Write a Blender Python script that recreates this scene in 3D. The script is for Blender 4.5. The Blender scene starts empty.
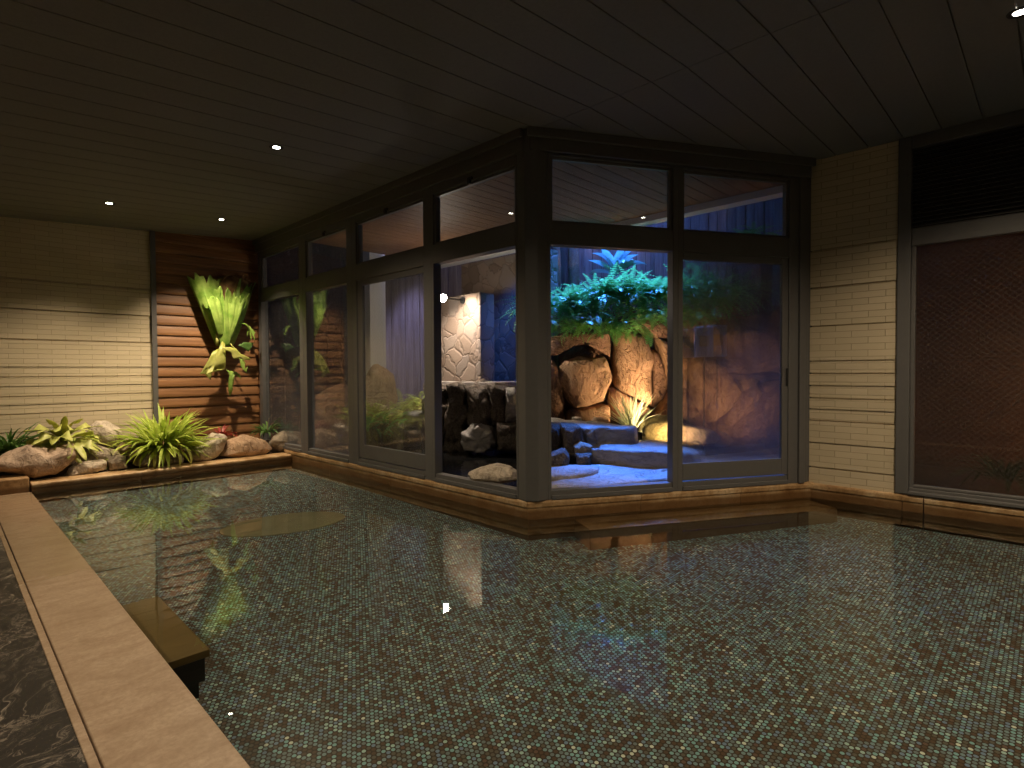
import bpy, bmesh, math, random
from mathutils import Vector, Matrix, noise
R_ = random.Random(7)
COL = bpy.context.scene.collection
# ------------------------------------------------------------------ camera model
F = 560.6; H = 1.15
yaw, pitch, roll = .77307, -.023873, -.0054835
fw = Vector((math.cos(yaw)*math.cos(pitch), math.sin(yaw)*math.cos(pitch), math.sin(pitch)))
r0 = Vector((math.sin(yaw), -math.cos(yaw), 0)); u0 = r0.cross(fw)
CR = r0*math.cos(roll)+u0*math.sin(roll); CU = -r0*math.sin(roll)+u0*math.cos(roll)
CAM = Vector((0, 0, H))
def ray(x, y): return fw+CR*((x-512)/F)-CU*((y-384)/F)
def W(x, y, d): return CAM+ray(x, y)*d
def pz(x, y, z):
    d = ray(x, y); return CAM+d*((z-H)/d.z)
def onX(x, y, X):
    d = ray(x, y); return CAM+d*(X/d.x)
def onY(x, y, Y):
    d = ray(x, y); return CAM+d*(Y/d.y)
def onPlane(x, y, p0, n):
    d = ray(x, y); return CAM+d*((p0-CAM).dot(n)/d.dot(n))
# ------------------------------------------------------------------ object helpers
def tag(o, label=None, category=None, group=None, kind=None):
    if label: o['label'] = label
    if category: o['category'] = category
    if group: o['group'] = group
    if kind: o['kind'] = kind
    return o
def empty(name, loc=(0, 0, 0), **k):
    o = bpy.data.objects.new(name, None); COL.objects.link(o); o.location = loc
    o.empty_display_size = .1
    return tag(o, **k)
class MB:
    def __init__(s): s.v = []; s.f = []
    def add(s, vs, fs):
        n = len(s.v); s.v += [tuple(v) for v in vs]; s.f += [tuple(i+n for i in f) for f in fs]; return s
    def box(s, x0, x1, y0, y1, z0, z1, M=None):
        vs = [Vector((x, y, z)) for x in (x0, x1) for y in (y0, y1) for z in (z0, z1)]
        if M: vs = [M @ v for v in vs]
        return s.add(vs, [(0, 1, 3, 2), (4, 6, 7, 5), (0, 4, 5, 1), (2, 3, 7, 6), (0, 2, 6, 4), (1, 5, 7, 3)])
    def tube(s, pts, rad, n=8, caps=True):
        pts = [Vector(p) for p in pts]; rs = rad if isinstance(rad, (list, tuple)) else [rad]*len(pts)
        vs = []; fs = []
        for i, p in enumerate(pts):
            t = (pts[min(i+1, len(pts)-1)]-pts[max(i-1, 0)]).normalized()
            a = t.orthogonal().normalized() if abs(t.z) > .9 else t.cross(Vector((0, 0, 1))).normalized()
            b = t.cross(a)
            for k in range(n):
                an = 2*math.pi*k/n; vs.append(p+(a*math.cos(an)+b*math.sin(an))*rs[i])
        for i in range(len(pts)-1):
            for k in range(n):
                fs.append((i*n+k, i*n+(k+1) % n, (i+1)*n+(k+1) % n, (i+1)*n+k))
        if caps: fs += [tuple(range(n))[::-1], tuple(range((len(pts)-1)*n, len(pts)*n))]
        return s.add(vs, fs)
    def lathe(s, prof, c, n=24):   # prof: (r,z)
        vs = []; fs = []
        for r, z in prof:
            for k in range(n):
                a = 2*math.pi*k/n; vs.append((c[0]+r*math.cos(a), c[1]+r*math.sin(a), c[2]+z))
        for i in range(len(prof)-1):
            for k in range(n):
                fs.append((i*n+k, i*n+(k+1) % n, (i+1)*n+(k+1) % n, (i+1)*n+k))
        return s.add(vs, fs)
    def build(s, name, m, parent=None, smooth=False, bevel=0, origin=None, fix=True, **k):
        me = bpy.data.meshes.new(name)
        o0 = Vector(origin) if origin is not None else Vector((0, 0, 0))
        if origin is None and parent is None and s.v:
            xs = list(zip(*s.v)); o0 = Vector(((min(xs[0])+max(xs[0]))/2, (min(xs[1])+max(xs[1]))/2, min(xs[2])))
        if parent is not None:
            o0 = wloc(parent)
        me.from_pydata([tuple(Vector(v)-o0) for v in s.v], [], s.f)
        if fix:
            bm = bmesh.new(); bm.from_mesh(me); bmesh.ops.recalc_face_normals(bm, faces=bm.faces); bm.to_mesh(me); bm.free()
        if m: me.materials.append(m)
        if smooth:
            for p in me.polygons: p.use_smooth = True
        o = bpy.data.objects.new(name, me); COL.objects.link(o)
        if parent is not None: o.parent = parent
        else: o.location = o0
        if bevel:
            b = o.modifiers.new('b', 'BEVEL'); b.width = bevel; b.segments = 2; b.limit_method = 'ANGLE'
        return tag(o, **k)
def wloc(o):
    l = Vector(o.location)
    while o.parent is not None:
        o = o.parent; l = l+Vector(o.location)
    return l
def struct(mb, name, m, parent=None, **k):
    return mb.build(name, m, parent, kind=None if parent is not None else 'structure', **k)
# ------------------------------------------------------------------ material helpers
class NT:
    def __init__(s, name):
        s.m = bpy.data.materials.new(name); s.m.use_nodes = True; s.t = s.m.node_tree; s.t.nodes.clear()
        s.out = s.t.nodes.new('ShaderNodeOutputMaterial')
    def n(s, typ, _in=None, **k):
        nd = s.t.nodes.new(typ)
        for a, b in k.items(): setattr(nd, a, b)
        for a, b in (_in or {}).items(): s.put(nd.inputs[a], b)
        return nd
    def put(s, sock, v):
        if isinstance(v, bpy.types.NodeSocket): s.t.links.new(v, sock)
        elif isinstance(v, bpy.types.Node): s.t.links.new(v.outputs[0], sock)
        else: sock.default_value = v
    def math(s, op, a, b=0, c=0, clamp=False):
        nd = s.n('ShaderNodeMath', {0: a, 1: b, 2: c}, operation=op); nd.use_clamp = clamp; return nd.outputs[0]
    def vm(s, op, a, b=(0, 0, 0)):
        nd = s.n('ShaderNodeVectorMath', {0: a, 1: b}, operation=op)
        return nd.outputs['Value'] if op in ('LENGTH', 'DOT_PRODUCT') else nd.outputs[0]
    def coord(s, kind='Object'): return s.n('ShaderNodeTexCoord').outputs[kind]
    def geo(s): return s.n('ShaderNodeNewGeometry').outputs['Position']
    def noise(s, vec, scale, detail=4, rough=.6, dist=0):
        nd = s.n('ShaderNodeTexNoise', {'Vector': vec, 'Scale': scale, 'Detail': detail, 'Roughness': rough, 'Distortion': dist}); return nd.outputs[0]
    def ramp(s, fac, stops, interp='LINEAR'):
        nd = s.n('ShaderNodeValToRGB', {0: fac}); cr = nd.color_ramp; cr.interpolation = interp
        while len(cr.elements) < len(stops): cr.elements.new(.5)
        for e, (p, c) in zip(cr.elements, stops):
            e.position = p; e.color = (*c, 1) if len(c) == 3 else c
        return nd.outputs[0]
    def mix(s, f, a, b, blend='MIX'):
        nd = s.n('ShaderNodeMix', data_type='RGBA', blend_type=blend)
        s.put(nd.inputs[0], f); s.put(nd.inputs[6], a); s.put(nd.inputs[7], b); return nd.outputs[2]
    def bump(s, h, strength=.5, dist=.02):
        return s.n('ShaderNodeBump', {'Height': h, 'Strength': strength, 'Distance': dist}).outputs[0]
    def bsdf(s, color, rough=.6, normal=None, spec=.5, **k):
        b = s.n('ShaderNodeBsdfPrincipled'); s.put(b.inputs['Base Color'], color if not isinstance(color, tuple) else (*color, 1)[:4])
        s.put(b.inputs['Roughness'], rough); b.inputs['Specular IOR Level'].default_value = spec
        if normal is not None: s.put(b.inputs['Normal'], normal)
        for a, v in k.items(): s.put(b.inputs[a], v)
        return b
    def end(s, sh): s.t.links.new(sh.outputs[0] if isinstance(sh, bpy.types.Node) else sh, s.out.inputs[0]); return s.m
def simple(name, c, rough=.5, spec=.5, metal=0, nscale=0, namt=.3, bumpd=0):
    t = NT(name); col = (*c, 1); nrm = None
    if nscale:
        v = t.coord(); nz = t.noise(v, nscale, 5)
        col = t.mix(nz, (*[x*(1-namt) for x in c], 1), (*[min(1, x*(1+namt)) for x in c], 1))
        if bumpd: nrm = t.bump(nz, 1, bumpd)
    return t.end(t.bsdf(col, rough, nrm, spec, Metallic=metal))
def rock_mat(name, dark, mid, light, scale=3, bumpd=.03, rough=.85, streak=None, spec=.3):
    t = NT(name); v = t.coord()
    if streak:
        mp = t.n('ShaderNodeMapping', {'Vector': v, 'Scale': streak}); vv = mp.outputs[0]
    else: vv = v
    n1 = t.noise(vv, scale, 8, .65, .4); n2 = t.noise(v, scale*9, 6, .7); n3 = t.noise(vv, scale*2.2, 3, .5, 1.5)
    col = t.ramp(n1, [(.3, dark), (.48, mid), (.6, mid), (.72, light)])
    col = t.mix(t.ramp(n2, [(.35, (.0, .0, .0)), (.75, (1, 1, 1))]), col, t.mix(.5, col, (*light, 1)))
    crack = t.ramp(n3, [(.47, (1, 1, 1)), (.5, (0, 0, 0)), (.53, (1, 1, 1))])
    col = t.mix(t.math('MULTIPLY', t.math('SUBTRACT', 1, crack), .35), col, (*dark, 1))
    h = t.math('ADD', t.math('MULTIPLY', n1, 1.2), t.math('ADD', t.math('MULTIPLY', n2, .6), t.math('MULTIPLY', crack, .3)))
    return t.end(t.bsdf(col, rough, t.bump(h, 1, bumpd), spec))
def leaf_mat(name, a, b, scale=6, trans=.35, rough=.4):
    t = NT(name); v = t.coord(); n1 = t.noise(v, scale, 3)
    col = t.ramp(n1, [(.35, a), (.65, b)])
    p = t.bsdf(col, rough, None, .4); tr = t.n('ShaderNodeBsdfTranslucent', {0: col})
    return t.end(t.n('ShaderNodeMixShader', {0: trans, 1: p, 2: tr}))
def emis(name, c, s):
    t = NT(name); return t.end(t.n('ShaderNodeEmission', {0: (*c, 1), 1: s}))
def glass_mat(name, fog=0., streak=.0, tint=(.9, .92, .92), wire=0., roughf=.0, fogcol=(.55, .55, .58), lowfog=0):
    """flat architectural pane: clear transmission + Fresnel mirror, with condensation patches"""
    t = NT(name); pos = t.geo()
    bf = t.n('ShaderNodeNewGeometry').outputs['Backfacing']
    fr = t.n('ShaderNodeFresnel', {'IOR': t.n('ShaderNodeMapRange', {0: bf, 3: 1.5, 4: 1/1.5}).outputs[0]}).outputs[0]
    tr = t.n('ShaderNodeBsdfTransparent', {0: (*tint, 1)})
    body = tr
    sc = t.n('ShaderNodeMapping', {'Vector': pos, 'Scale': (6, 6, .6)}).outputs[0]
    n1 = t.noise(pos, 1.3, 3); n2 = t.noise(sc, 6, 4, .7)
    fac = t.math('MULTIPLY', t.ramp(t.math('ADD', t.math('MULTIPLY', n1, 1-streak), t.math('MULTIPLY', n2, streak)), [(.35, (0.25,)*3), (.65, (1,)*3)]), fog)
    if lowfog:
        z = t.n('ShaderNodeSeparateXYZ', {0: pos}).outputs[2]
        lf = t.math('MULTIPLY', t.n('ShaderNodeMapRange', {0: z, 1: 1.2, 2: .3, 3: 0, 4: 1}).outputs[0], n2)
        fac = t.math('ADD', fac, t.math('MULTIPLY', lf, lowfog), clamp=True)
    dif = t.n('ShaderNodeBsdfDiffuse', {0: (*fogcol, 1)}); tl = t.n('ShaderNodeBsdfTranslucent', {0: (*fogcol, 1)})
    fogs = t.n('ShaderNodeMixShader', {0: .6, 1: dif, 2: tl})
    if roughf:
        rf = t.n('ShaderNodeBsdfRefraction', {'Color': (*tint, 1), 'Roughness': roughf, 'IOR': 1.15})
        body = t.n('ShaderNodeMixShader', {0: .6, 1: tr, 2: rf})
    body = t.n('ShaderNodeMixShader', {0: fac, 1: body, 2: fogs})
    if wire:
        # wire mesh cast in the pane: two families of thin diagonal lines
        sx = t.n('ShaderNodeSeparateXYZ', {0: pos})
        a = t.math('ADD', sx.outputs[0], t.math('MULTIPLY', sx.outputs[1], -.9))
        l1 = t.math('FRACT', t.math('MULTIPLY', t.math('ADD', a, sx.outputs[2]), 22))
        l2 = t.math('FRACT', t.math('MULTIPLY', t.math('SUBTRACT', a, sx.outputs[2]), 22))
        w = t.math('MAXIMUM', t.math('LESS_THAN', l1, .16), t.math('LESS_THAN', l2, .16))
        wd = t.n('ShaderNodeBsdfDiffuse', {0: (.35, .34, .33, 1)})
        body = t.n('ShaderNodeMixShader', {0: t.math('MULTIPLY', w, wire), 1: body, 2: wd})
    gl = t.n('ShaderNodeBsdfGlossy', {0: (1, 1, 1, 1), 'Roughness': .0})
    return t.end(t.n('ShaderNodeMixShader', {0: fr, 1: body, 2: gl}))
# ------------------------------------------------------------------ materials
M = {}
def make_ceiling_mat():
    t = NT('ceiling_board'); v = t.geo(); n1 = t.noise(v, 40, 6, .7); n2 = t.noise(v, .8, 3)
    col = t.mix(n1, (.155, .148, .142, 1), (.225, .215, .205, 1)); col = t.mix(t.math('MULTIPLY', n2, .4), col, (.15, .14, .13, 1))
    return t.end(t.bsdf(col, .75, t.bump(n1, .6, .004), .2))
M['ceiling'] = make_ceiling_mat()
def siding_mat(ax):
    t = NT('cream_ceramic_siding_'+ax); v = t.geo(); s = t.n('ShaderNodeSeparateXYZ', {0: v})
    h = s.outputs[0] if ax == 'x' else s.outputs[1]
    c = t.n('ShaderNodeCombineXYZ', {0: t.math('ADD', h, .07), 1: t.math('ADD', s.outputs[2], .01), 2: 0})
    b = t.n('ShaderNodeTexBrick', {'Vector': c, 'Scale': 1, 'Mortar Size': .0022, 'Mortar Smooth': .3, 'Bias': 0, 'Brick Width': .245, 'Row Height': .055,
            'Color1': (.60, .50, .34, 1), 'Color2': (.54, .45, .30, 1), 'Mortar': (.33, .26, .16, 1)})
    n1 = t.noise(v, 1.4, 4); st = t.n('ShaderNodeMapping', {'Vector': c, 'Scale': (3, 90, 1)}).outputs[0]; n2 = t.noise(st, 1, 4)
    col = t.mix(t.math('MULTIPLY', n1, .35), b.outputs[0], (.42, .33, .20, 1))
    hh = t.math('ADD', t.math('MULTIPLY', b.outputs[1], -1), t.math('MULTIPLY', n2, .35))
    return t.end(t.bsdf(col, .6, t.bump(hh, .8, .004), .35))
M['siding_x'] = siding_mat('x'); M['siding_y'] = siding_mat('y')
def wood_mat():
    t = NT('brown_wood_siding'); v = t.geo(); st = t.n('ShaderNodeMapping', {'Vector': v, 'Scale': (1.2, 1.2, 26)}).outputs[0]
    n1 = t.noise(st, 2.0, 6, .65, .3); s = t.n('ShaderNodeSeparateXYZ', {0: v})
    row = t.math('FLOOR', t.math('DIVIDE', s.outputs[2], .131)); wn = t.n('ShaderNodeTexWhiteNoise', {'W': row}, noise_dimensions='1D').outputs[0]
    col = t.ramp(n1, [(.25, (.13, .055, .020)), (.5, (.25, .115, .042)), (.75, (.36, .18, .070))])
    col = t.mix(t.math('MULTIPLY', wn, .3), col, (.10, .042, .018, 1))
    return t.end(t.bsdf(col, .5, t.bump(n1, .5, .003), .4))
M['wood'] = wood_mat()
M['metal'] = simple('dark_bronze_aluminium', (.105, .100, .095), .42, .5, .0, 25, .12)
M['metal_dark'] = simple('black_fitting', (.012, .012, .012), .5)
M['track'] = simple('worn_aluminium_track', (.32, .31, .33), .35, .5, .6)
def curb_mat():
    t = NT('stained_curb_stone'); v = t.geo(); s = t.n('ShaderNodeSeparateXYZ', {0: v})
    n1 = t.noise(v, 5, 7, .7); n2 = t.noise(v, 38, 5, .7); n3 = t.noise(t.n('ShaderNodeMapping', {'Vector': v, 'Scale': (1, 1, 8)}).outputs[0], 4, 4)
    col = t.ramp(n1, [(.3, (.20, .10, .035)), (.5, (.42, .26, .12)), (.7, (.62, .46, .28))])
    col = t.mix(t.math('MULTIPLY', t.ramp(n2, [(.5, (0,)*3), (.7, (1,)*3)]), .45), col, (.09, .05, .02, 1))
    # mineral staining near the water line
    zz = t.math('ADD', s.outputs[2], t.math('MULTIPLY', n3, .03)); low = t.n('ShaderNodeMapRange', {0: zz, 1: .095, 2: .06, 3: 0, 4: 1}).outputs[0]
    col = t.mix(t.math('MULTIPLY', low, .85), col, (.10, .045, .012, 1))
    return t.end(t.bsdf(col, .45, t.bump(t.math('ADD', n1, t.math('MULTIPLY', n2, .4)), 1, .006), .4))
M['curb'] = curb_mat()
def coping_mat():
    t = NT('tan_coping_stone'); v = t.geo(); st = t.n('ShaderNodeMapping', {'Vector': v, 'Rotation': (0, 0, .25), 'Scale': (1.6, 3.4, 1)}).outputs[0]
    n1 = t.noise(st, 3.2, 7, .7, .6); n2 = t.noise(v, 60, 5, .7); n3 = t.noise(v, 1.7, 3, .6)
    col = t.ramp(n1, [(.3, (.34, .23, .145)), (.55, (.47, .345, .235)), (.75, (.56, .43, .31))])
    col = t.mix(t.math('MULTIPLY', t.ramp(n2, [(.4, (0,)*3), (.7, (1,)*3)]), .5), col, (.24, .16, .095, 1)); col = t.mix(t.math('MULTIPLY', t.ramp(n3, [(.4, (0,)*3), (.6, (1,)*3)]), .3), col, (.30, .21, .13, 1))
    s = t.n('ShaderNodeSeparateXYZ', {0: v})
    wet = t.ramp(t.math('ADD', t.math('MULTIPLY', n3, .35), t.n('ShaderNodeMapRange', {0: s.outputs[1], 1: 3.4, 2: 5.2, 3: 0, 4: .5}).outputs[0]), [(.33, (0,)*3), (.36, (1,)*3)])
    col = t.mix(t.math('MULTIPLY', wet, .45), col, (.22, .14, .07, 1))
    rg = t.n('ShaderNodeMapRange', {0: wet, 3: .45, 4: .12}).outputs[0]
    return t.end(t.bsdf(col, rg, t.bump(t.math('ADD', t.math('MULTIPLY', n1, .5), t.math('MULTIPLY', n2, .6)), .5, .003), .45))
M['coping'] = coping_mat()
def marble_mat():
    t = NT('black_veined_marble_tile'); v = t.geo()
    w1 = t.vm('ADD', v, t.n('ShaderNodeCombineXYZ', {0: t.math('MULTIPLY', t.noise(v, 1.7, 3, .5, .8), 1.3), 1: t.math('MULTIPLY', t.noise(t.vm('ADD', v, (7, 3, 0)), 1.9, 3, .5, .8), 1.1), 2: 0}).outputs[0])
    fine = t.noise(v, 34, 6, .75); a = t.noise(w1, 4.2, 6, .62, .6); b = t.noise(w1, 9.5, 5, .6, .9); msk = t.ramp(t.noise(v, 1.5, 2), [(.38, (.15,)*3), (.58, (1,)*3)])
    r1 = t.ramp(a, [(.485, (0,)*3), (.5, (1,)*3), (.507, (.5,)*3), (.53, (0,)*3)]); r2 = t.ramp(b, [(.49, (0,)*3), (.5, (.6,)*3), (.51, (0,)*3)])
    ve = t.math('MULTIPLY', t.math('ADD', r1, r2, clamp=True), t.math('MULTIPLY', msk, t.ramp(fine, [(.3, (.25,)*3), (.6, (1,)*3)])))
    col = t.mix(t.math('MULTIPLY', ve, .95), (.024, .021, .018, 1), (.50, .42, .33, 1)); col = t.mix(t.math('MULTIPLY', fine, .15), col, (.085, .075, .062, 1))
    s = t.n('ShaderNodeSeparateXYZ', {0: v})
    fy = t.math('FRACT', t.math('DIVIDE', t.math('ADD', s.outputs[1], .16+6.5), .65)); fx = t.math('FRACT', t.math('DIVIDE', t.math('ADD', s.outputs[0], 9.45), .65))
    j = t.math('MAXIMUM', t.math('LESS_THAN', fy, .008), t.math('LESS_THAN', fx, .008))
    col = t.mix(j, col, (.16, .13, .10, 1))
    return t.end(t.bsdf(col, .42, t.bump(fine, .2, .002), .5))
M['marble'] = marble_mat()
def penny_mat():
    t = NT('penny_round_mosaic'); v = t.geo(); p = t.vm('MULTIPLY', v, (1/.0208, 1/.0208, 0)); r3 = math.sqrt(3)
    def lat(off):
        q = t.vm('MULTIPLY', t.vm('ADD', p, off), (1, 1/r3, 0)); c = t.vm('FLOOR', q); fr = t.vm('SUBTRACT', t.vm('SUBTRACT', q, c), (.5, .5, 0))
        fr = t.vm('MULTIPLY', fr, (1, r3, 0)); return t.vm('LENGTH', fr), t.vm('ADD', c, tuple(o*3.7 for o in off))
    dA, cA = lat((500, 500*r3, 0)); dB, cB = lat((500.5, 500.5*r3, 0))
    sel = t.math('LESS_THAN', dB, dA); d = t.math('MINIMUM', dA, dB)
    cid = t.n('ShaderNodeMix', {0: sel, 4: cA, 5: cB}, data_type='VECTOR').outputs[1]
    wn = t.n('ShaderNodeTexWhiteNoise', {0: cid}, noise_dimensions='3D'); rnd = wn.outputs[0]
    big = t.noise(cid, .22, 3, .6)
    rr = t.math('ADD', t.math('MULTIPLY', rnd, .78), t.math('SUBTRACT', t.math('MULTIPLY', big, 1.0), .37), clamp=True)
    col = t.ramp(rr, [(0, (.14, .085, .052)), (.24, (.17, .15, .12)), (.34, (.23, .29, .30)), (.48, (.29, .42, .45)), (.62, (.34, .62, .64)), (.73, (.26, .37, .53)), (.80, (.20, .12, .09)), (.84, (.58, .78, .72)), (.95, (.92, .94, .80))], 'CONSTANT')
    edge = t.math('LESS_THAN', d, .385)
    col = t.mix(edge, (.055, .034, .020, 1), col)
    dirt = t.noise(v, 1.1, 4); col = t.mix(t.math('MULTIPLY', dirt, .3), col, (.09, .06, .035, 1))
    return t.end(t.bsdf(col, .3, None, .5))
M['penny'] = penny_mat()
def water_mat(name, tint, amp, sc):
    t = NT(name); v = t.geo(); n1 = t.noise(v, sc, 2, .5)
    g = t.n('ShaderNodeBsdfGlass', {'Color': (*tint, 1), 'Roughness': 0, 'IOR': 1.33, 'Normal': t.bump(n1, 1, amp)})
    return t.end(g)
M['water'] = water_mat('clear_pool_water', (.93, .96, .92), .0012, 2.2)
def pond_mat():
    t = NT('dark_outdoor_bath_water'); v = t.geo(); n1 = t.noise(v, 7, 2, .5)
    return t.end(t.bsdf((.012, .012, .012), .05, t.bump(n1, 1, .006), .6))
M['pond'] = pond_mat()
M['glass_fog'] = glass_mat('misted_pane', fog=.05, streak=.4, wire=.0, lowfog=.3)
M['glass_mesh'] = glass_mat('misted_wired_pane', fog=.08, streak=.45, wire=.07)
M['glass_frost'] = glass_mat('steamed_wired_pane', fog=.05, streak=.3, wire=.05, roughf=.045, tint=(.84, .79, .72))
M['glass_dark'] = glass_mat('steamed_dark_pane', fog=.06, streak=.5, wire=.08, roughf=.10, tint=(.80, .72, .66), fogcol=(.34, .29, .26))
M['glass_top'] = glass_mat('dripping_transom_pane', fog=.05, streak=.6, tint=(.88, .89, .89))
M['rock_tan'] = rock_mat('sunny_tan_rock', (.17, .09, .05), (.42, .27, .16), (.60, .45, .30), 2.2)
M['rock_buff'] = rock_mat('rose_buff_rock', (.16, .10, .06), (.45, .31, .21), (.70, .58, .46), 4, .02)
M['rock_grey'] = rock_mat('grey_brown_rock', (.09, .07, .05), (.26, .21, .15), (.48, .41, .31), 5, .02)
M['rock_pale'] = rock_mat('pale_lichen_rock', (.14, .10, .07), (.50, .41, .30), (.74, .66, .54), 5, .025)
M['rock_dark'] = rock_mat('dark_basalt_rock', (.03, .022, .018), (.09, .068, .052), (.40, .33, .26), 5, .04, .8, spec=.2)
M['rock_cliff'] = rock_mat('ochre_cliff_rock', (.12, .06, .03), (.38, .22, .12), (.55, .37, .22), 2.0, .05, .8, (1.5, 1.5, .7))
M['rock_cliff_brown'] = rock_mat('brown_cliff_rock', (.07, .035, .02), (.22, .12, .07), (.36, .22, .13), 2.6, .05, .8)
M['rock_slab'] = rock_mat('smooth_grey_slab', (.12, .11, .10), (.28, .25, .23), (.42, .38, .35), 2.2, .02, .55, (1, 1, 3), .5)
M['rock_moss'] = rock_mat('mossy_rock', (.07, .06, .02), (.24, .19, .06), (.40, .34, .16), 4, .03)
def masonry_mat():
    t = NT('rubble_stone_facing'); v = t.geo(); d = t.noise(v, 3, 3); vv = t.vm('ADD', v, t.n('ShaderNodeCombineXYZ', {0: t.math('MULTIPLY', d, .3), 1: t.math('MULTIPLY', d, .25), 2: t.math('MULTIPLY', d, .3)}).outputs[0])
    e = t.n('ShaderNodeTexVoronoi', {'Vector': vv, 'Scale': 4.2}, feature='DISTANCE_TO_EDGE').outputs[0]
    c = t.n('ShaderNodeTexVoronoi', {'Vector': vv, 'Scale': 4.2}, feature='F1').outputs[1]
    n1 = t.noise(v, 14, 6, .7); cs = t.n('ShaderNodeSeparateColor', {0: c}).outputs[0]
    col = t.ramp(cs, [(0, (.15, .11, .085)), (.35, (.25, .19, .15)), (.65, (.20, .17, .15)), (1, (.30, .22, .165))])
    col = t.mix(t.math('MULTIPLY', n1, .5), col, (.20, .15, .11, 1))
    jm = t.ramp(e, [(.0, (1,)*3), (.02, (0,)*3)]); col = t.mix(t.math('MULTIPLY', jm, .6), col, (.04, .03, .024, 1))
    hh = t.math('ADD', t.ramp(e, [(0, (0,)*3), (.09, (1,)*3)]), t.math('MULTIPLY', n1, .5))
    return t.end(t.bsdf(col, .75, t.bump(hh, .6, .018), .3))
M['masonry'] = masonry_mat()
M['soil'] = simple('dark_planting_soil', (.06, .04, .025), .95, .1, 0, 30, .5, .02)
M['ground'] = simple('brown_garden_gravel', (.16, .10, .06), .95, .1, 0, 25, .5, .02)
M['fence'] = None
def fence_mat():
    t = NT('weathered_vertical_boards'); v = t.geo(); st = t.n('ShaderNodeMapping', {'Vector': v, 'Scale': (9, 9, .6)}).outputs[0]
    n1 = t.noise(st, 1.5, 6, .7)
    return t.end(t.bsdf(t.ramp(n1, [(.3, (.15, .11, .10)), (.7, (.42, .35, .32))]), .8, t.bump(n1, .6, .006), .2))
M['fence'] = fence_mat()
def soffit_mat():
    t = NT('brown_soffit_boards'); v = t.geo(); st = t.n('ShaderNodeMapping', {'Vector': v, 'Scale': (.8, 10, 1)}).outputs[0]
    n1 = t.noise(st, 2, 6, .7)
    return t.end(t.bsdf(t.ramp(n1, [(.3, (.14, .065, .03)), (.7, (.30, .16, .08))]), .55, t.bump(n1, .4, .004), .4))
M['soffit'] = soffit_mat()
M['leaf_lime'] = leaf_mat('lime_strap_leaf', (.30, .42, .04), (.58, .66, .14), 8)
M['leaf_yellow'] = leaf_mat('yellow_green_frond', (.45, .48, .09), (.66, .66, .22), 10)
M['leaf_shield'] = leaf_mat('bright_shield_frond', (.20, .37, .05), (.44, .60, .14), 7)
M['leaf_dark'] = leaf_mat('deep_green_leaf', (.045, .11, .02), (.12, .22, .05), 8, .25)
M['leaf_fern'] = leaf_mat('fern_frond', (.10, .32, .08), (.26, .54, .14), 4, .35)
M['leaf_pale'] = leaf_mat('pale_grass_blade', (.55, .62, .30), (.80, .82, .58), 8, .4)
M['leaf_blue'] = leaf_mat('grey_agave_leaf', (.20, .30, .30), (.34, .44, .42), 5, .1)
M['leaf_red'] = leaf_mat('dull_red_leaf', (.20, .02, .015), (.36, .05, .03), 8, .2)
M['brown_frond'] = leaf_mat('dry_brown_frond', (.16, .08, .03), (.34, .20, .08), 12, .2, .8)
M['twig'] = simple('dry_twig', (.25, .17, .10), .8, .2)
M['bulb'] = emis('lit_lamp_lens', (1, .93, .80), 30)
M['bulb_wall'] = emis('lit_wall_lamp_globe', (1, .88, .74), 60)
M['white'] = simple('white_painted_render', (.70, .70, .70), .7, .2, 0, 3, .08)
M['sign_panel'] = simple('pale_blue_sign_panel', (.78, .82, .92), .6)
M['sign_label'] = simple('cream_sign_plate', (.80, .70, .42), .6)
M['plate'] = simple('tan_oval_patch', (.25, .23, .13), .5, .4, 0, 8, .25)
M['step'] = simple('submerged_brown_step', (.20, .125, .035), .5, .4, 0, 5, .25)
M['plain_wall'] = simple('dim_plaster', (.30, .25, .19), .8, .2, 0, 3, .1)
# ------------------------------------------------------------------ key dimensions
GX = 3.211; GC = Vector((GX, 2.955, 0)); RA = -.53622
CZ = 3.0; YB = 8.15; BX = 5.489; SILL = .133
rd = Vector((math.cos(RA), math.sin(RA), 0)); rn = Vector((math.sin(RA), -math.cos(RA), 0))   # along / towards the room
ML = Matrix(((0, -1, 0, GX), (1, 0, 0, 0), (0, 0, 1, 0), (0, 0, 0, 1)))    # local x = world Y, local y = into the room (-X)
MR = Matrix(((rd.x, rn.x, 0, GC.x), (rd.y, rn.y, 0, GC.y), (0, 0, 1, 0), (0, 0, 0, 1)))
# ------------------------------------------------------------------ room shell
def poly_prism(pts, z0, z1):
    mb = MB(); n = len(pts)
    return mb.add([(x, y, z0) for x, y in pts]+[(x, y, z1) for x, y in pts],
                  [tuple(range(n))[::-1], tuple(range(n, 2*n))]+[(i, (i+1) % n, n+(i+1) % n, n+i) for i in range(n)])
RE = GC+rd*2.62                                        # far end of the slanted facade
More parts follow.
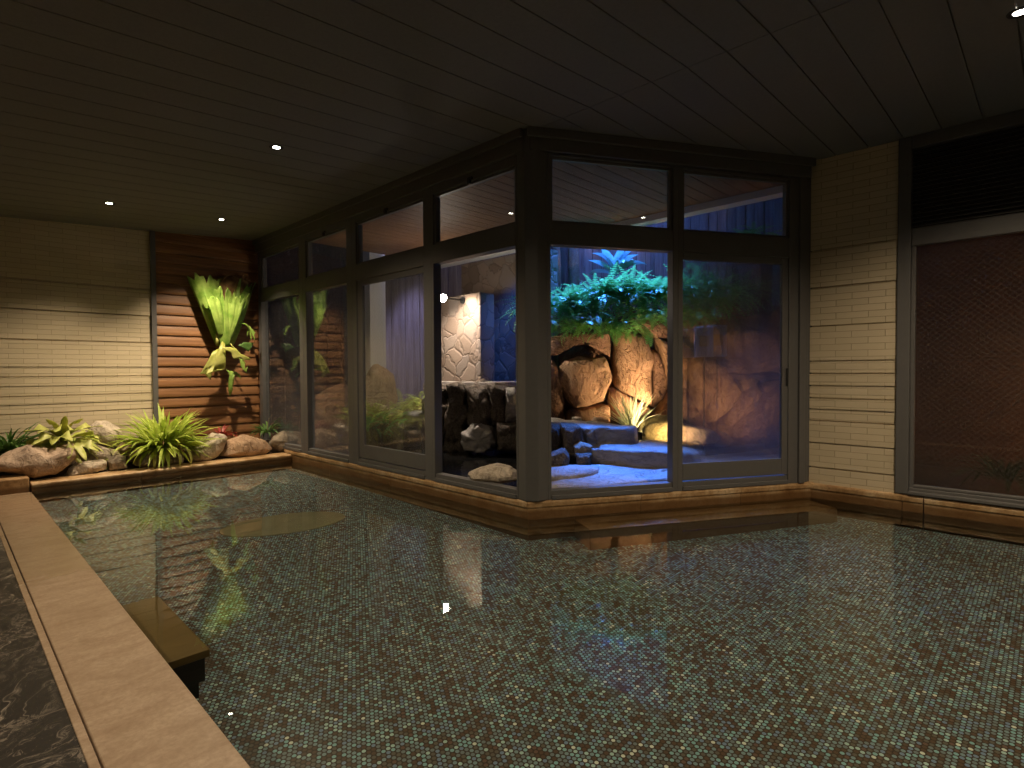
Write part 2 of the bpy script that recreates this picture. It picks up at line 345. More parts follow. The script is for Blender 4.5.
# ceiling: one board per course, thin dark gaps, one cross joint
mb = MB()
def cz(x): return CZ-.062*max(0, GX-x)   # the ceiling falls slightly towards the left
def ceil_x_max(y):     # ceiling follows the facades
    if y >= GC.y: return GX+.03
    if y >= RE.y: return GX+(GC.y-y)/math.tan(-RA)*1.0+.03
    return BX+.03
pl0 = 2.881-.2455*30
for k in range(0, 60):
    ya = pl0+k*.2455+.004; yb = ya+.2455-.008
    if yb < -3.0 or ya > YB: continue
    ya = max(ya, -3.0); yb = min(yb, YB)
    xe = [ceil_x_max(ya), ceil_x_max(yb)]
    for xa, xb0, xb1 in ((-1.8, 3.243, 3.243), (3.249, xe[0], xe[1])):
        if xa > 3.2 and min(xe) < 3.30: continue
        if xa < 0 and min(xe) < 3.25: xb0 = xb1 = GX+.03
        vs = [(xa, ya, cz(xa)), (xb0, ya, cz(xb0)), (xb1, yb, cz(xb1)), (xa, yb, cz(xa))]
        mb.add(vs+[(a, b, c+.012) for a, b, c in vs], [(0, 1, 2, 3), (4, 7, 6, 5), (0, 4, 5, 1), (1, 5, 6, 2), (2, 6, 7, 3), (3, 7, 4, 0)])
for (xa, xb), (ya, yb0, yb1) in (((-1.9, GX+.03), (-3.1, YB+.1, YB+.1)), ((GX+.03, BX+.3), (-3.1, GC.y+.05, 1.5))):
    b = [(xa, ya), (xb, ya), (xb, yb1), (xa, yb0)]
    mb.add([(x, y, cz(x)+.013) for x, y in b]+[(x, y, cz(x)+.07) for x, y in b], [(0, 1, 2, 3), (7, 6, 5, 4), (0, 4, 5, 1), (1, 5, 6, 2), (2, 6, 7, 3), (3, 7, 4, 0)])
struct(mb, 'ceiling', M['ceiling'], label='dark boarded ceiling with thin parallel joints')
ZL = [2.95, 2.2, 1.87, 1.53, 1.22, 1.11, 1.0, .89, .79, .69, .49, .27, .05]
def siding(name, axis, a0, a1, face, inn, m, ZL=ZL):
    """bands of thin ceramic siding separated by shadow grooves. inn = sign of the normal into the room"""
    mb = MB(); zs = [CZ+.02]+ZL[1:]
    for i in range(len(zs)-1):
        zt = zs[i]-(.005 if i else 0); zb = zs[i+1]+.006
        d = .006 if i % 2 else 0.0
        lo, hi = sorted((face-inn*(.016), face+inn*d))
        if axis == 'x': mb.box(a0, a1, lo, hi, zb, zt)
        else: mb.box(lo, hi, a0, a1, zb, zt)
    lo, hi = sorted((face-inn*.016, face-inn*.14))
    if axis == 'x': mb.box(a0, a1, lo, hi, -.1, CZ+.02)
    else: mb.box(lo, hi, a0, a1, -.1, CZ+.02)
    return struct(mb, name, m)
TX = 1.90
siding('wall_back', 'x', -1.8, TX-.015, YB, -1, M['siding_x'], [1.15+(z-1.15)*.976 for z in ZL])
siding('wall_right', 'y', .955, RE.y-.01, BX, -1, M['siding_y'])
# brown shiplap wall
mb = MB(); z = .05
while z < CZ:
    z1 = min(z+.131, CZ+.02)
    prof = [(YB+.012, z), (YB-.022, z+.004), (YB-.024, z+.03), (YB-.016, z+.08), (YB-.002, z1), (YB+.012, z1)]
    n = len(prof); x0, x1 = TX+.04, GX-.03
    mb.add([(x0, a, b) for a, b in prof]+[(x1, a, b) for a, b in prof], [tuple(range(n))[::-1], tuple(range(n, 2*n))]+[(i, (i+1) % n, n+(i+1) % n, n+i) for i in range(n)])
    z += .131
mb.box(TX-.015, GX+.1, YB+.012, YB+.14, -.1, CZ+.02)
struct(mb, 'wall_back_timber', M['wood'])
mb = MB().box(TX-.015, TX+.04, YB-.04, YB+.012, .05, CZ-.05); struct(mb, 'trim_1', M['metal'])
mb = MB().box(-1.92, -1.8, -3.1, YB+.1, -.1, CZ+.02); struct(mb, 'wall_left', M['plain_wall'])
mb = MB().box(-1.92, BX+.12, -3.12, -3.0, -.7, CZ+.02); struct(mb, 'wall_front', M['plain_wall'])
mb = MB().box(BX-.0, BX+.12, -3.0, -1.35, -.7, CZ+.02); struct(mb, 'wall_right_rear', M['plain_wall'])
# floor (dark marble) and coping
CX0, CX1 = .285, .612
mb = MB().box(-1.8, CX0-.0, -3.0, YB, -.12, -.006); struct(mb, 'floor', M['marble'])
mb = MB()
mb.box(CX0+.03, CX1, -3.0, 7.1, -.6, .004)
struct(mb, 'trim_2', M['coping'], bevel=.004, label='long tan stone coping along the pool')
mb = MB(); mb.box(CX0, CX0+.026, -3.0, 7.1, -.12, -.001); struct(mb, 'trim_3', M['coping'], bevel=.003)
# pool basin
PF = -.55
pool = [(CX1, -3.0), (BX-.04, -3.0), (BX-.04, RE.y-.03), (GX-.04, GC.y-.05), (GX-.04, 7.06), (CX1, 7.06)]
mb = poly_prism([(CX1-.01, -3.0), (BX+.1, -3.0), (BX+.1, RE.y+.05), (GX+.05, GC.y+.05), (GX+.05, 7.2), (CX1-.01, 7.2)], PF-.1, PF)
pool_floor = struct(mb, 'pool_floor', M['penny'], label='pool bottom of small round mosaic tiles')
# water surface
def grid_water(name, pts, z, m, **k):
    return MB().add([(x, y, z) for x, y in pts], [tuple(range(len(pts)))]).build(name, m, fix=False, **k)
water = grid_water('pool_water', pool, 0.0, M['water'], kind='stuff', label='still clear bath water over the round mosaic tiles', category='water')
# stone rims
def rim(name, M4, s0, s1, z1, z0=-.56, t=.04, back=.06, joints=(), **k):
    """bull-nosed stone kerb in a facade frame; local y = 0 at the facade plane"""
    mb = MB(); cuts = [s0]+list(joints)+[s1]
    for a, b in zip(cuts[:-1], cuts[1:]):
        a += .0015; b -= .0015
        prof = [(-back, z1), (t-.012, z1), (t-.003, z1-.006), (t, z1-.018), (t-.002, z1-.045), (t-.010, z1-.06), (t-.012, z0), (-back, z0)]
        n = len(prof)
        vs = [M4 @ Vector((x, y, z)) for x in (a, b) for y, z in prof]
        mb.add(vs, [tuple(range(n))[::-1], tuple(range(n, 2*n))]+[(i, (i+1) % n, n+(i+1) % n, n+i) for i in range(n)])
    return struct(mb, name, M['curb'])
rim('trim_4', ML, 2.955-.02, 7.3, SILL, joints=(3.62, 4.85, 6.1))
rim('trim_5', MR, -.02, 2.68, SILL, joints=(.95, 1.9))
MB_ = Matrix(((0, -1, 0, BX), (1, 0, 0, 0), (0, 0, 1, 0), (0, 0, 0, 1)))
rim('trim_6', MB_, .76, RE.y+.02, SILL-.008, joints=(.9,))
rim('trim_7', MB_, -3.0, .755, SILL-.008, joints=(-.6, -1.8))
MK = Matrix(((1, 0, 0, 0), (0, -1, 0, 7.08), (0, 0, 1, 0), (0, 0, 0, 1)))
rim('trim_8', MK, .612, GX-.045, .085, t=.02, back=.26, joints=(1.52, 2.45))
# raised block at the end of the coping
mb = MB().box(-1.8, -.05, 7.1, 7.42, -.1, .145).box(-.045, .60, 7.1, 7.42, -.1, .145)
struct(mb, 'trim_9', M['curb'], bevel=.012)
# planting bed soil
nx, ny = 60, 16; mb = MB(); vs = []; x0, x1, y0, y1 = -1.8, GX-.03, 7.3, YB-.03
for j in range(ny+1):
    for i in range(nx+1):
        x = x0+(x1-x0)*i/nx; yy = y0+(y1-y0)*j/ny
        vs.append((x, yy, .05+.10*min(1, (yy-y0)*2)+.05*noise.noise(Vector((x*2, yy*2, 0)))))
mb.add(vs, [(j*(nx+1)+i, j*(nx+1)+i+1, (j+1)*(nx+1)+i+1, (j+1)*(nx+1)+i) for j in range(ny) for i in range(nx)])
n = len(mb.v); mb.add([(x0, y0, -.1), (x1, y0, -.1), (x1, y1, -.1), (x0, y1, -.1)], [(0, 3, 2, 1)])
mb.build('planting_soil', M['soil'], kind='stuff', label='dark soil of the planting bed behind the rocks', category='soil', smooth=True)
# submerged bench along the slanted facade
mb = MB().box(.36, 2.60, .045, .36, PF, -.10, M=MR)
struct(mb, 'trim_10', M['curb'], bevel=.01)
# ------------------------------------------------------------------ facades
LZ0, LZ1, TZ0, TZ1 = .215, 2.13, 2.30, 2.755
def fbox(M4, s0, s1, z0, z1, d0=-.05, d1=.035): return MB().box(s0, s1, d0, d1, z0, z1, M=M4)
def bars(M4, lst):
    mb = MB()
    for b in lst: mb.box(b[0], b[1], b[4] if len(b) > 4 else -.05, b[5] if len(b) > 5 else .03, b[2], b[3], M=M4)
    return mb
def window(name, M4, s0, s1, jambL, jambR, tz1, label, lower, transom=True, latch=True, hinge_open=0, sillextra=None):
    """one bay: frame, rail, transom sash with pane, lower pane or open track"""
    m0 = M4 @ Vector((s0, 0, SILL))
    w = empty(name, m0, label=label, kind='structure')
    fr = bars(M4, [(s0-jambL, s0, SILL, CZ-.17, -.06, .03), (s1, s1+jambR, SILL, CZ-.17, -.06, .03),
                   (s0, s1, SILL, LZ0-.01, -.06, .02), (s0, s1, LZ1, TZ0, -.06, .03), (s0, s1, tz1, CZ-.17, -.06, .03)])
    fr.build('frame', M['metal'], w, bevel=.004)
    bars(M4, [(s0, s1, SILL+.002, SILL+.035, .02, .040), (s0, s1, LZ0-.03, LZ0-.008, -.02, -.008)]).build('track', M['metal'], w, bevel=.003)
    # transom sash
    a, b = s0, s1
    sash = bars(M4, [(a, a+.022, TZ0, tz1, -.03, .012), (b-.022, b, TZ0, tz1, -.03, .012), (a+.022, b-.022, TZ0, TZ0+.022, -.03, .012), (a+.022, b-.022, tz1-.022, tz1, -.03, .012)]).build('transom_sash', M['metal_dark'] if 0 else M['metal'], w, bevel=.003)
    bars(M4, [(a+.02, b-.02, TZ0+.02, tz1-.02, -.012, -.006)]).build('glass', M['glass_top'], w)
    if latch:
        c = (a+b)/2
        bars(M4, [(c-.03, c+.03, tz1+.005, tz1+.03, .03, .045), (c-.012, c+.02, tz1-.03, tz1+.012, .03, .055)]).build('latch', M['metal_dark'], sash, bevel=.004)
    if lower:
        bars(M4, [(a, b, LZ0-.01, LZ1, -.025, -.019)]).build('glass', M[lower], w)
    return w
def sliding_door(name, M4, s0, s1, label, mat, d=0.0, handle=None):
    w = empty(name, M4 @ Vector((s0, d, LZ0)), label=label, kind='structure')
    sash = bars(M4, [(s0, s0+.07, LZ0, LZ1, d-.015, d+.018), (s1-.095, s1, LZ0, LZ1, d-.015, d+.018), (s0+.07, s1-.095, LZ0, LZ0+.145, d-.015, d+.018), (s0+.07, s1-.095, LZ1-.06, LZ1, d-.015, d+.018)]).build('sash', M['metal'], w, bevel=.004)
    bars(M4, [(s0+.068, s1-.093, LZ0+.143, LZ1-.058, d-.003, d+.003)]).build('glass', M[mat], w)
    hs = handle if handle is not None else s0+.035
    bars(M4, [(hs-.012, hs+.012, 1.0, 1.16, d+.018, d+.026)]).build('handle', M['metal_dark'], sash, bevel=.004)
    return w
# left facade, from the corner back to the timber wall
window('window_1', ML, 3.06, 4.10, .02, .03, TZ1, 'open bay beside the corner post with a dripping transom pane', None)
window('window_2', ML, 4.25, 5.45, .12, .08, TZ1, 'bay holding the closed sliding door of the long facade', None)
sliding_door('door_1', ML, 4.195, 5.445, 'dark framed sliding door showing blue lit boards', 'glass_mesh', .0, 4.24)
window('window_3', ML, 5.65, 6.63, .12, .09, TZ1, 'tall misted fixed pane mirroring the staghorn fern', 'glass_fog')
window('window_4', ML, 6.82, YB-.16, .10, .10, TZ1, 'last misted pane mirroring the brown timber wall', 'glass_fog', latch=False)
struct(MB().box(2.955, YB-.02, -.06, .055, CZ-.17, CZ-.0, M=ML).box(2.95, YB-.02, .055, .085, CZ-.07, CZ, M=ML), 'trim_11', M['metal'], bevel=.006)
# right facade
window('window_5', MR, .178, 1.243, .03, .047, 2.815, 'open bay right of the corner post looking onto lit rocks and ferns', None, latch=False)
window('window_6', MR, 1.337, 2.39, .047, .10, 2.805, 'bay with a blue lit transom above the steamed sliding door', None, latch=False)
sliding_door('door_2', MR, 1.275, 2.425, 'steamed wired-glass sliding door beside the cream tiled pier', 'glass_frost', 0, 2.38)
struct(MB().box(0, 2.60, -.06, .055, CZ-.165, CZ, M=MR).box(-.02, 2.62, .055, .085, CZ-.07, CZ, M=MR), 'trim_12', M['metal'], bevel=.006)
# corner post and end jamb
mb = MB(); a = ML @ Vector((3.04, .03, 0)); b = ML @ Vector((3.04, -.08, 0)); c = MR @ Vector((.15, -.08, 0)); d = MR @ Vector((.15, .03, 0)); e = Vector((GX-.045, 2.955-.012, 0))
mb = poly_prism([(p.x, p.y) for p in (a, b, c, d, Vector((GX-.03, 2.90, 0))+rd*.06, e)], SILL, CZ)
struct(mb, 'trim_13', M['metal'], bevel=.008)
mb = MB().box(2.49, 2.55, -.06, .05, SILL, CZ-.16, M=MR).box(2.55, 2.61, -.06, .015, SILL, CZ-.16, M=MR); mb.box(2.60, 2.70, -.16, -.005, SILL, CZ-.05, M=MR); struct(mb, 'trim_14', M['metal'], bevel=.006)
# right-hand window with the louvre above
w = empty('window_7', (BX, .2, SILL), label='wide dark steamed window under a louvred panel', kind='structure')
bars(MB_, [(.86, .95, SILL, CZ, -.05, .035), (-1.35, -1.26, SILL, CZ, -.05, .035), (-1.26, .86, SILL, SILL+.055, -.05, .02), (-1.26, .86, SILL-.0, SILL+.03, .02, .05),
          (-1.26, .86, 2.13, 2.27, -.05, .02), (-1.26, .86, 2.90, CZ, -.05, .035), (.83, .86, SILL+.05, 2.13, -.05, .01), (-1.26, .83, SILL+.055, SILL+.08, -.05, .01)]).build('frame', M['metal'], w, bevel=.006)
bars(MB_, [(-1.26, .83, SILL+.08, 2.13, -.03, -.024)]).build('glass', M['glass_dark'], w)
mb = MB(); z = 2.28
while z < 2.89:
    vs = [MB_ @ Vector((x, y_, z_)) for x in (-1.26, .86) for y_, z_ in ((-.03, z+.022), (.012, z), (.012, z+.004), (-.03, z+.026))]
    mb.add(vs, [(0, 1, 2, 3), (7, 6, 5, 4), (0, 4, 5, 1), (1, 5, 6, 2), (2, 6, 7, 3), (3, 7, 4, 0)]); z += .034
mb.build('louvre', M['metal'], w)
bars(MB_, [(-1.26, .86, 2.27, 2.90, -.05, -.035)]).build('backing_panel', M['metal_dark'], w)
# ------------------------------------------------------------------ lights fixtures
def downlight(x, y, label, on=True, group=None, spot=None, energy=60, size=1.6, aim=None, rad=.03, blend=.6, col=(1, .80, .56)):
    CZ = cz(x); t = empty('ceiling_downlight', (x, y, CZ), label=label, category='downlight', group=group)
    ring_ = MB().lathe([(.030, -.001), (.030, -.004), (.052, -.005), (.055, -.001)], (x, y, CZ), 24).build('trim_ring', M['metal_dark'], t, smooth=False)
    MB().lathe([(.0, -.0025), (.029, -.0025), (.029, -.0005), (0, -.0005)], (x, y, CZ), 20).build('lens', M['bulb'], ring_)
    l = bpy.data.lights.new('downlight_beam', 'SPOT'); l.energy = energy; l.spot_size = size; l.spot_blend = blend; l.shadow_soft_size = rad; l.color = col
    l.cycles.is_caustics_light = True
    lo = bpy.data.objects.new('downlight_beam', l); COL.objects.link(lo); lo.location = (x, y, CZ-.02)
    if aim is not None:
        lo.rotation_euler = (Vector(aim)-Vector((x, y, CZ))).to_track_quat('-Z', 'Y').to_euler()
    return t
def on_ceiling(x, y):
    n_ = Vector((-.062, 0, 1)); p0 = Vector((GX, 0, CZ)); return onPlane(x, y, p0, n_)
q = on_ceiling(276, 147); downlight(q.x, q.y, 'bright round ceiling downlight over the middle of the pool', energy=190, size=2.3, blend=1)
q = on_ceiling(109, 203); downlight(q.x, q.y, 'small ceiling downlight above the cream tiled wall', energy=240, size=1.75, aim=(.9, 7.2, 0), blend=1)
q = on_ceiling(210, 218); downlight(q.x+.12, q.y, 'small ceiling downlight in front of the brown timber wall', energy=310, size=1.66, aim=(2.45, 7.65, 0), blend=.9)
downlight(3.971, .169, 'warm ceiling downlight at the edge of the frame by the louvred panel', energy=235, size=2.4, blend=1)
for x, y in ((1.986, 1.6), (1.986, -1.4), (3.971, -2.0), (-.6, 3.0), (-.6, 0.)):
    downlight(x, y, 'recessed ceiling downlight outside the picture', group='downlights outside the picture', energy=95, size=2.4, blend=1)
# ------------------------------------------------------------------ pool things
t = empty('submerged_step', (.70, 2.98, -.5), label='brown box-shaped step under the water against the coping', category='step')
MB().box(.622, .79, 2.58, 3.38, -.15, -.075).build('tread', M['step'], t, bevel=.006)
MB().box(.625, .775, 2.60, 3.36, -.38, -.15).build('box', M['metal_dark'], t, bevel=.004)
for yy in (2.68, 3.28): MB().box(.64, .76, yy-.04, yy+.04, PF, -.38).build('leg', M['metal_dark'], t)
oc = Vector((2.05, 4.72)); mb = MB()  # flat tan oval raised slightly from the pool floor
vs = [(0, 0)]; ring = [(math.cos(a*math.pi/24)*.50, math.sin(a*math.pi/24)*.30) for a in range(48)]
mb.add([(oc.x+x*.97+y_*.26, oc.y-x*.26+y_*.97, PF+.0) for x, y_ in ring]+[(oc.x+x*.97+y_*.26, oc.y-x*.26+y_*.97, PF+.02) for x, y_ in ring],
       [tuple(range(48, 96))]+[(i, (i+1) % 48, 48+(i+1) % 48, 48+i) for i in range(48)])
plate = mb.build('oval_patch', M['plate'], bevel=.01, label='tan oval patch on the mosaic bottom near the plants', category='slab')
# ------------------------------------------------------------------ rocks
def resample(pts, n):
    P = [Vector(p) for p in pts]; L = [0]
    for i in range(len(P)): L.append(L[-1]+(P[(i+1) % len(P)]-P[i]).length)
    out = []
    for k in range(n):
        d = L[-1]*k/n; i = max(j for j in range(len(P)) if L[j] <= d); t_ = (d-L[i])/max(1e-9, L[i+1]-L[i])
        out.append(P[i].lerp(P[(i+1) % len(P)], t_))
    return out
def rock(name, pts, c0, ax, thick, m, seed=1, rough=.035, p=2.6, label=None, cat='rock', group=None, shift=0, lay=20, nseg=80, squash=None, facet=.06, parent=None):
    """stone with real depth: pts = silhouette polygon in the plane spanned by ax=(u,v) at c0, thickness along w"""
    u, v = Vector(ax[0]).normalized(), Vector(ax[1]).normalized(); w = u.cross(v)
    pts = resample([Vector((q[0], q[1])) for q in pts], nseg); c = sum(pts, Vector((0, 0)))/nseg
    size = sum((q-c).length for q in pts)/nseg
    mb = MB(); vs = []; fs = []
    ts = [math.cos(math.pi*i/(lay+1)) for i in range(1, lay+1)]
    ts = [math.copysign(abs(x)**.75, x) for x in ts]
    for t_ in ts:
        s = (1-abs(t_)**p)**(1/p)
        for q in pts:
            d = (q-c)*s; vs.append(Vector(c0)+u*(c.x+d.x)+v*(c.y+d.y)+w*(t_*thick/2+shift))
    for i in range(lay-1):
        for k in range(nseg):
            fs.append((i*nseg+k, i*nseg+(k+1) % nseg, (i+1)*nseg+(k+1) % nseg, (i+1)*nseg+k))
    n = len(vs); vs += [Vector(c0)+u*c.x+v*c.y+w*(thick/2+shift), Vector(c0)+u*c.x+v*c.y+w*(-thick/2+shift)]
    for k in range(nseg):
        fs.append((n, k, (k+1) % nseg)); fs.append((n+1, (lay-1)*nseg+(k+1) % nseg, (lay-1)*nseg+k))
    # planar fractures: cut by a few planes, then roughen
    cen = Vector(c0)+u*c.x+v*c.y+w*shift; rr = random.Random(seed)
    planes = []
    for _ in range(13):
        d = (w*rr.uniform(-1, 1)*1.0+u*rr.uniform(-1, 1)+v*rr.uniform(-1, 1)).normalized()
        ext = max((x-cen).dot(d) for x in vs); planes.append((d, ext*(1-facet*rr.uniform(.6, 2.2))))
    out = []
    for x in vs:
        for d, e in planes:
            h = (x-cen).dot(d)
            if h > e: x = x-d*(h-e)*.92
        nn = (x-cen).normalized(); q = x*(1.6/size)*.5+Vector((seed*3.1, seed*1.7, 0))
        a = noise.fractal(q, .9, 2.1, 6)
        rdg = 1-abs(noise.noise(q*1.3))*2; rd2 = 1-abs(noise.noise(q*4.1))*2; st_ = math.floor(q.z*2.5+a)*.0
        out.append(x+nn*size*(rough*1.9*a+rough*1.1*rdg+rough*.45*rd2-rough*.8))
    mb.add(out, fs)
    o = mb.build(name, m, parent, smooth=True, label=label, category=cat if label else None, group=group)
    return o
def rockY(pxs, Y, thick, m, **k):    # silhouette given on the plane y = Y
    pts = [onY(x, y, Y) for x, y in pxs]
    return rock(k.pop('name', 'rock'), [(q.x, q.z) for q in pts], (0, Y, 0), ((1, 0, 0), (0, 0, 1)), thick, m, **k)
ch = Vector((math.cos(yaw), math.sin(yaw), 0)); cr = Vector((math.sin(yaw), -math.cos(yaw), 0))
def rockD(pxs, dep, thick, m, **k):  # silhouette on a vertical plane across the garden
    c0 = W(*pxs[0], dep); c0 = ch*c0.dot(ch)
    pts = [onPlane(x, y, c0, ch) for x, y in pxs]
    return rock(k.pop('name', 'boulder'), [(q.dot(cr), q.z) for q in pts], c0, (cr, (0, 0, 1)), thick, m, **k)
SETP = 'rocks edging the planting bed'
rockY([(-14, 462), (0, 457), (27, 444), (52, 448), (75, 443), (81, 448), (69, 463), (55, 474), (33, 479), (14, 473), (-12, 470)], 7.45, .52, M['rock_buff'], seed=3, label='largest flat buff boulder at the left end of the planting bed', group=SETP, rough=.05)
rockY([(76, 458), (83, 448.6), (94, 444), (108, 448), (113, 455), (108, 461), (78, 462)], 7.62, .35, M['rock_grey'], seed=4, label='brown rock between the flat boulder and the big strap-leaved plant', group=SETP)
rockY([(89, 426), (97, 421), (108, 421), (119, 427), (123, 438), (117, 450), (94, 444), (86, 434)], 7.86, .40, M['rock_pale'], seed=5, label='rounded pale rock highest at the back under the cream wall', group=SETP)
rockY([(69, 469), (78, 462), (106, 459.5), (106, 469), (87.5, 474), (66, 476)], 7.40, .24, M['rock_pale'], seed=6, label='low pale rock on the kerb in front of the brown one', group=SETP)
rockY([(107, 461), (115.6, 453), (126, 456), (127, 468), (109, 472)], 7.38, .22, M['rock_grey'], seed=7, label='small grey cubic rock on the kerb left of the strap-leaved plant', group=SETP)
rockY([(116, 449), (127, 439), (142, 442), (146, 456), (128, 462)], 7.60, .3, M['rock_buff'], seed=8, label='buff rock half hidden at the left of the strap-leaved plant', group=SETP)
rockY([(131, 465), (146, 450), (180, 449), (186, 463), (147, 468)], 7.42, .30, M['rock_grey'], seed=9, label='grey rock beneath the drooping strap leaves', group=SETP)
rockY([(180, 456), (204, 440), (214, 433), (226, 435), (222, 450), (211, 460), (184, 462)], 7.46, .34, M['rock_pale'], seed=10, rough=.05, label='angular pale rock right of the strap-leaved plant', group=SETP)
rockY([(220, 456), (228, 441), (244, 434), (264, 440), (272, 448), (265, 455), (242, 458)], 7.43, .34, M['rock_tan'], seed=11, label='wide tan rock below the shadow of the staghorn fern', group=SETP)
rockY([(268, 439), (284, 430), (300, 432), (302, 446), (293, 452), (272, 453)], 7.46, .30, M['rock_grey'], seed=12, facet=.1, label='grey block rock against the window frame at the end of the bed', group=SETP)
# ------------------------------------------------------------------ plants
def blade(mb, base, az, el, L, wd, droop, seg=7, fold=.25, tipw=.08, side=0.):
    """arching strap leaf; az heading, el start elevation"""
    p = Vector(base); d = Vector((math.cos(az)*math.cos(el), math.sin(az)*math.cos(el), math.sin(el))); st = L/seg
    vs = []; hz = Vector((-math.sin(az), math.cos(az), 0))
    for i in range(seg+1):
        t_ = i/seg; wv = wd*(.45+1.1*t_*(1-t_)*2) if t_ < .75 else wd*max(tipw, (1-t_)*3.6)
        up = hz.cross(d).normalized()*-1
        if up.z < 0: up = -up
        vs += [p-hz*wv/2+up*wv*fold, p.copy(), p+hz*wv/2+up*wv*fold]
        e = el-droop*((i+1)/seg)**1.4; a2 = az+side*t_
        d = Vector((math.cos(a2)*math.cos(e), math.sin(a2)*math.cos(e), math.sin(e))); p = p+d*st
    fs = []
    for i in range(seg):
        a = i*3; fs += [(a, a+1, a+4, a+3), (a+1, a+2, a+5, a+4)]
    mb.add(vs, fs)
def rosette(name, c, n, L, wd, m, label, cat='plant', rad=.05, el=(.2, 1.4), dr=(.6, 1.9), seed=1, parts=(), az=(0, 6.283), group=None, partname='foliage'):
    rr = random.Random(seed); t = empty(name, c, label=label, category=cat, group=group); mb = MB()
    for i in range(n):
        a = rr.uniform(*az); e = rr.uniform(*el); l = L*rr.uniform(.65, 1.1); r = rad*rr.random()
        blade(mb, Vector(c)+Vector((math.cos(a)*r, math.sin(a)*r, 0)), a, e, l, wd*rr.uniform(.7, 1.2), rr.uniform(*dr), side=rr.uniform(-.4, .4))
    mb.build(partname, m, t, smooth=True, fix=False)
    return t
c = onY(163, 449, 7.52); c.z = .28
t = rosette('spider_plant', c, 300, .52, .036, M['leaf_lime'], 'large bright green strap-leaved plant in the middle of the planting bed', rad=.17, el=(-.1, 1.3), dr=(.2, 1.2), seed=4)
mb = MB(); rr = random.Random(3)
for i in range(14):
    a = rr.uniform(0, 6.28); blade(mb, c+Vector((0, 0, .02)), a, rr.uniform(-.1, .7), .36, .02, rr.uniform(.8, 1.6))
mb.build('dead_leaf', M['brown_frond'], t, smooth=True, fix=False, label='brown dried leaves')
mb = MB()
for dx in (-.10, -.02, .05, .12): blade(mb, c+Vector((dx, -.12, .0)), -1.57+dx*3, .2, .42, .035, 2.3)
mb.build('hanging_leaf', M['leaf_yellow'], t, smooth=True, fix=False)
MB().lathe([(.0, -.12), (.10, -.1), (.12, -.02), (.07, .04), (0, .06)], c, 14).build('root_crown', M['brown_frond'], t, smooth=True)
c = onY(8, 452, 7.85); c.z = .30
rosette('bromeliad', c, 110, .42, .028, M['leaf_dark'], 'dark green spiky-leaved plant at the left edge behind the flat boulder', rad=.10, seed=8, el=(.2, 1.4))
c = onY(-30, 440, 7.9); c.z = .28
rosette('bromeliad', c, 45, .34, .03, M['leaf_dark'], 'dark green plant cut by the left edge of the picture', rad=.12, seed=18, el=(.2, 1.4))
c = onY(267, 442, 7.66); c.z = .33
t = rosette('small_bromeliad', c, 42, .26, .024, M['leaf_dark'], 'small dark green rosette plant beside the window frame', rad=.06, seed=9, el=(.3, 1.4))
MB().tube([c, c+Vector((.02, -.02, .18)), c+Vector((.16, -.05, .36))], [.004, .003, .002], 6).build('flower_stalk', M['twig'], t)
c = onY(222, 440, 7.8); c.z = .30
t = rosette('red_bromeliad', c, 30, .20, .035, M['leaf_red'], 'dark red-leaved plant in the shade below the staghorn fern', rad=.05, seed=10, el=(.4, 1.3), dr=(.3, 1.2))
c2 = onY(236, 437, 7.62); c2.z = .26
t = rosette('dry_grass_tuft', c2, 18, .17, .010, M['brown_frond'], 'tuft of pale dry stalks between the pale and tan rocks', rad=.04, seed=11, el=(.2, 1.2), dr=(.1, .8), partname='stalks')
c2 = onY(40, 432, 8.0); c2.z = .34
rosette('dry_fern', c2, 40, .26, .022, M['brown_frond'], 'brown twiggy plant behind the yellow-green lobed one', rad=.08, seed=13, el=(.2, 1.4))
def lobed(mb, base, d0, up, L, wd, lobes=4, droop=.5, seed=0, seg=12, fork=.5):
    """flat antler frond widening to a ragged forked end"""
    rr = random.Random(seed); p = Vector(base); d = Vector(d0).normalized(); u_ = Vector(up).normalized()
    sd = d.cross(u_).normalized(); rows = []
    for i in range(seg+1):
        t_ = i/seg; w_ = wd*(.10+.9*t_**1.6)*(1+.10*math.sin(t_*20+seed))
        rows.append((p.copy(), sd.copy(), w_, d.copy(), u_.copy())); p = p+d*(L/seg*.62); d = (d+Vector((0, 0, -droop/seg))).normalized(); u_ = sd.cross(d).normalized()
    nw = lobes*2; vs = []; fs = []
    for (q, s_, w_, dd, uu) in rows:
        for k in range(nw+1):
            a = k/nw-.5; vs.append(q+s_*(a*w_)+uu*(w_*.30*(abs(a)*2)**2)+uu*w_*.03*math.cos(k*2.2))
    W1 = nw+1
    for i in range(seg):
        for k in range(nw): fs.append((i*W1+k, i*W1+k+1, (i+1)*W1+k+1, (i+1)*W1+k))
    # fingers grown out of the end row
    q, s_, w_, dd, uu = rows[-1]; b0 = seg*W1
    for l in range(lobes):
        a = (l+.5)/lobes-.5; fl = L*fork*rr.uniform(.35, .6); dirn = (dd+s_*a*1.7+uu*.25*rr.uniform(-1, 1)).normalized()
        ia, ib, ic = b0+l*2, b0+l*2+1, b0+l*2+2
        hw = w_/lobes*.5; n0 = len(vs); cur = q+s_*(a*w_); prev = (ia, ib, ic)
        for st in range(1, 5):
            tt = st/4; cur = cur+dirn*(fl/4); dirn = (dirn+Vector((0, 0, -.12*droop))).normalized(); hh = hw*(1-.25*tt if tt < .7 else (1-tt)*1.9+.12)
            n1 = len(vs); vs += [cur-s_*hh+uu*w_*.02, cur.copy(), cur+s_*hh+uu*w_*.02]
            fs += [(prev[0], prev[1], n1+1, n1), (prev[1], prev[2], n1+2, n1+1)]; prev = (n1, n1+1, n1+2)
    mb.add(vs, fs)
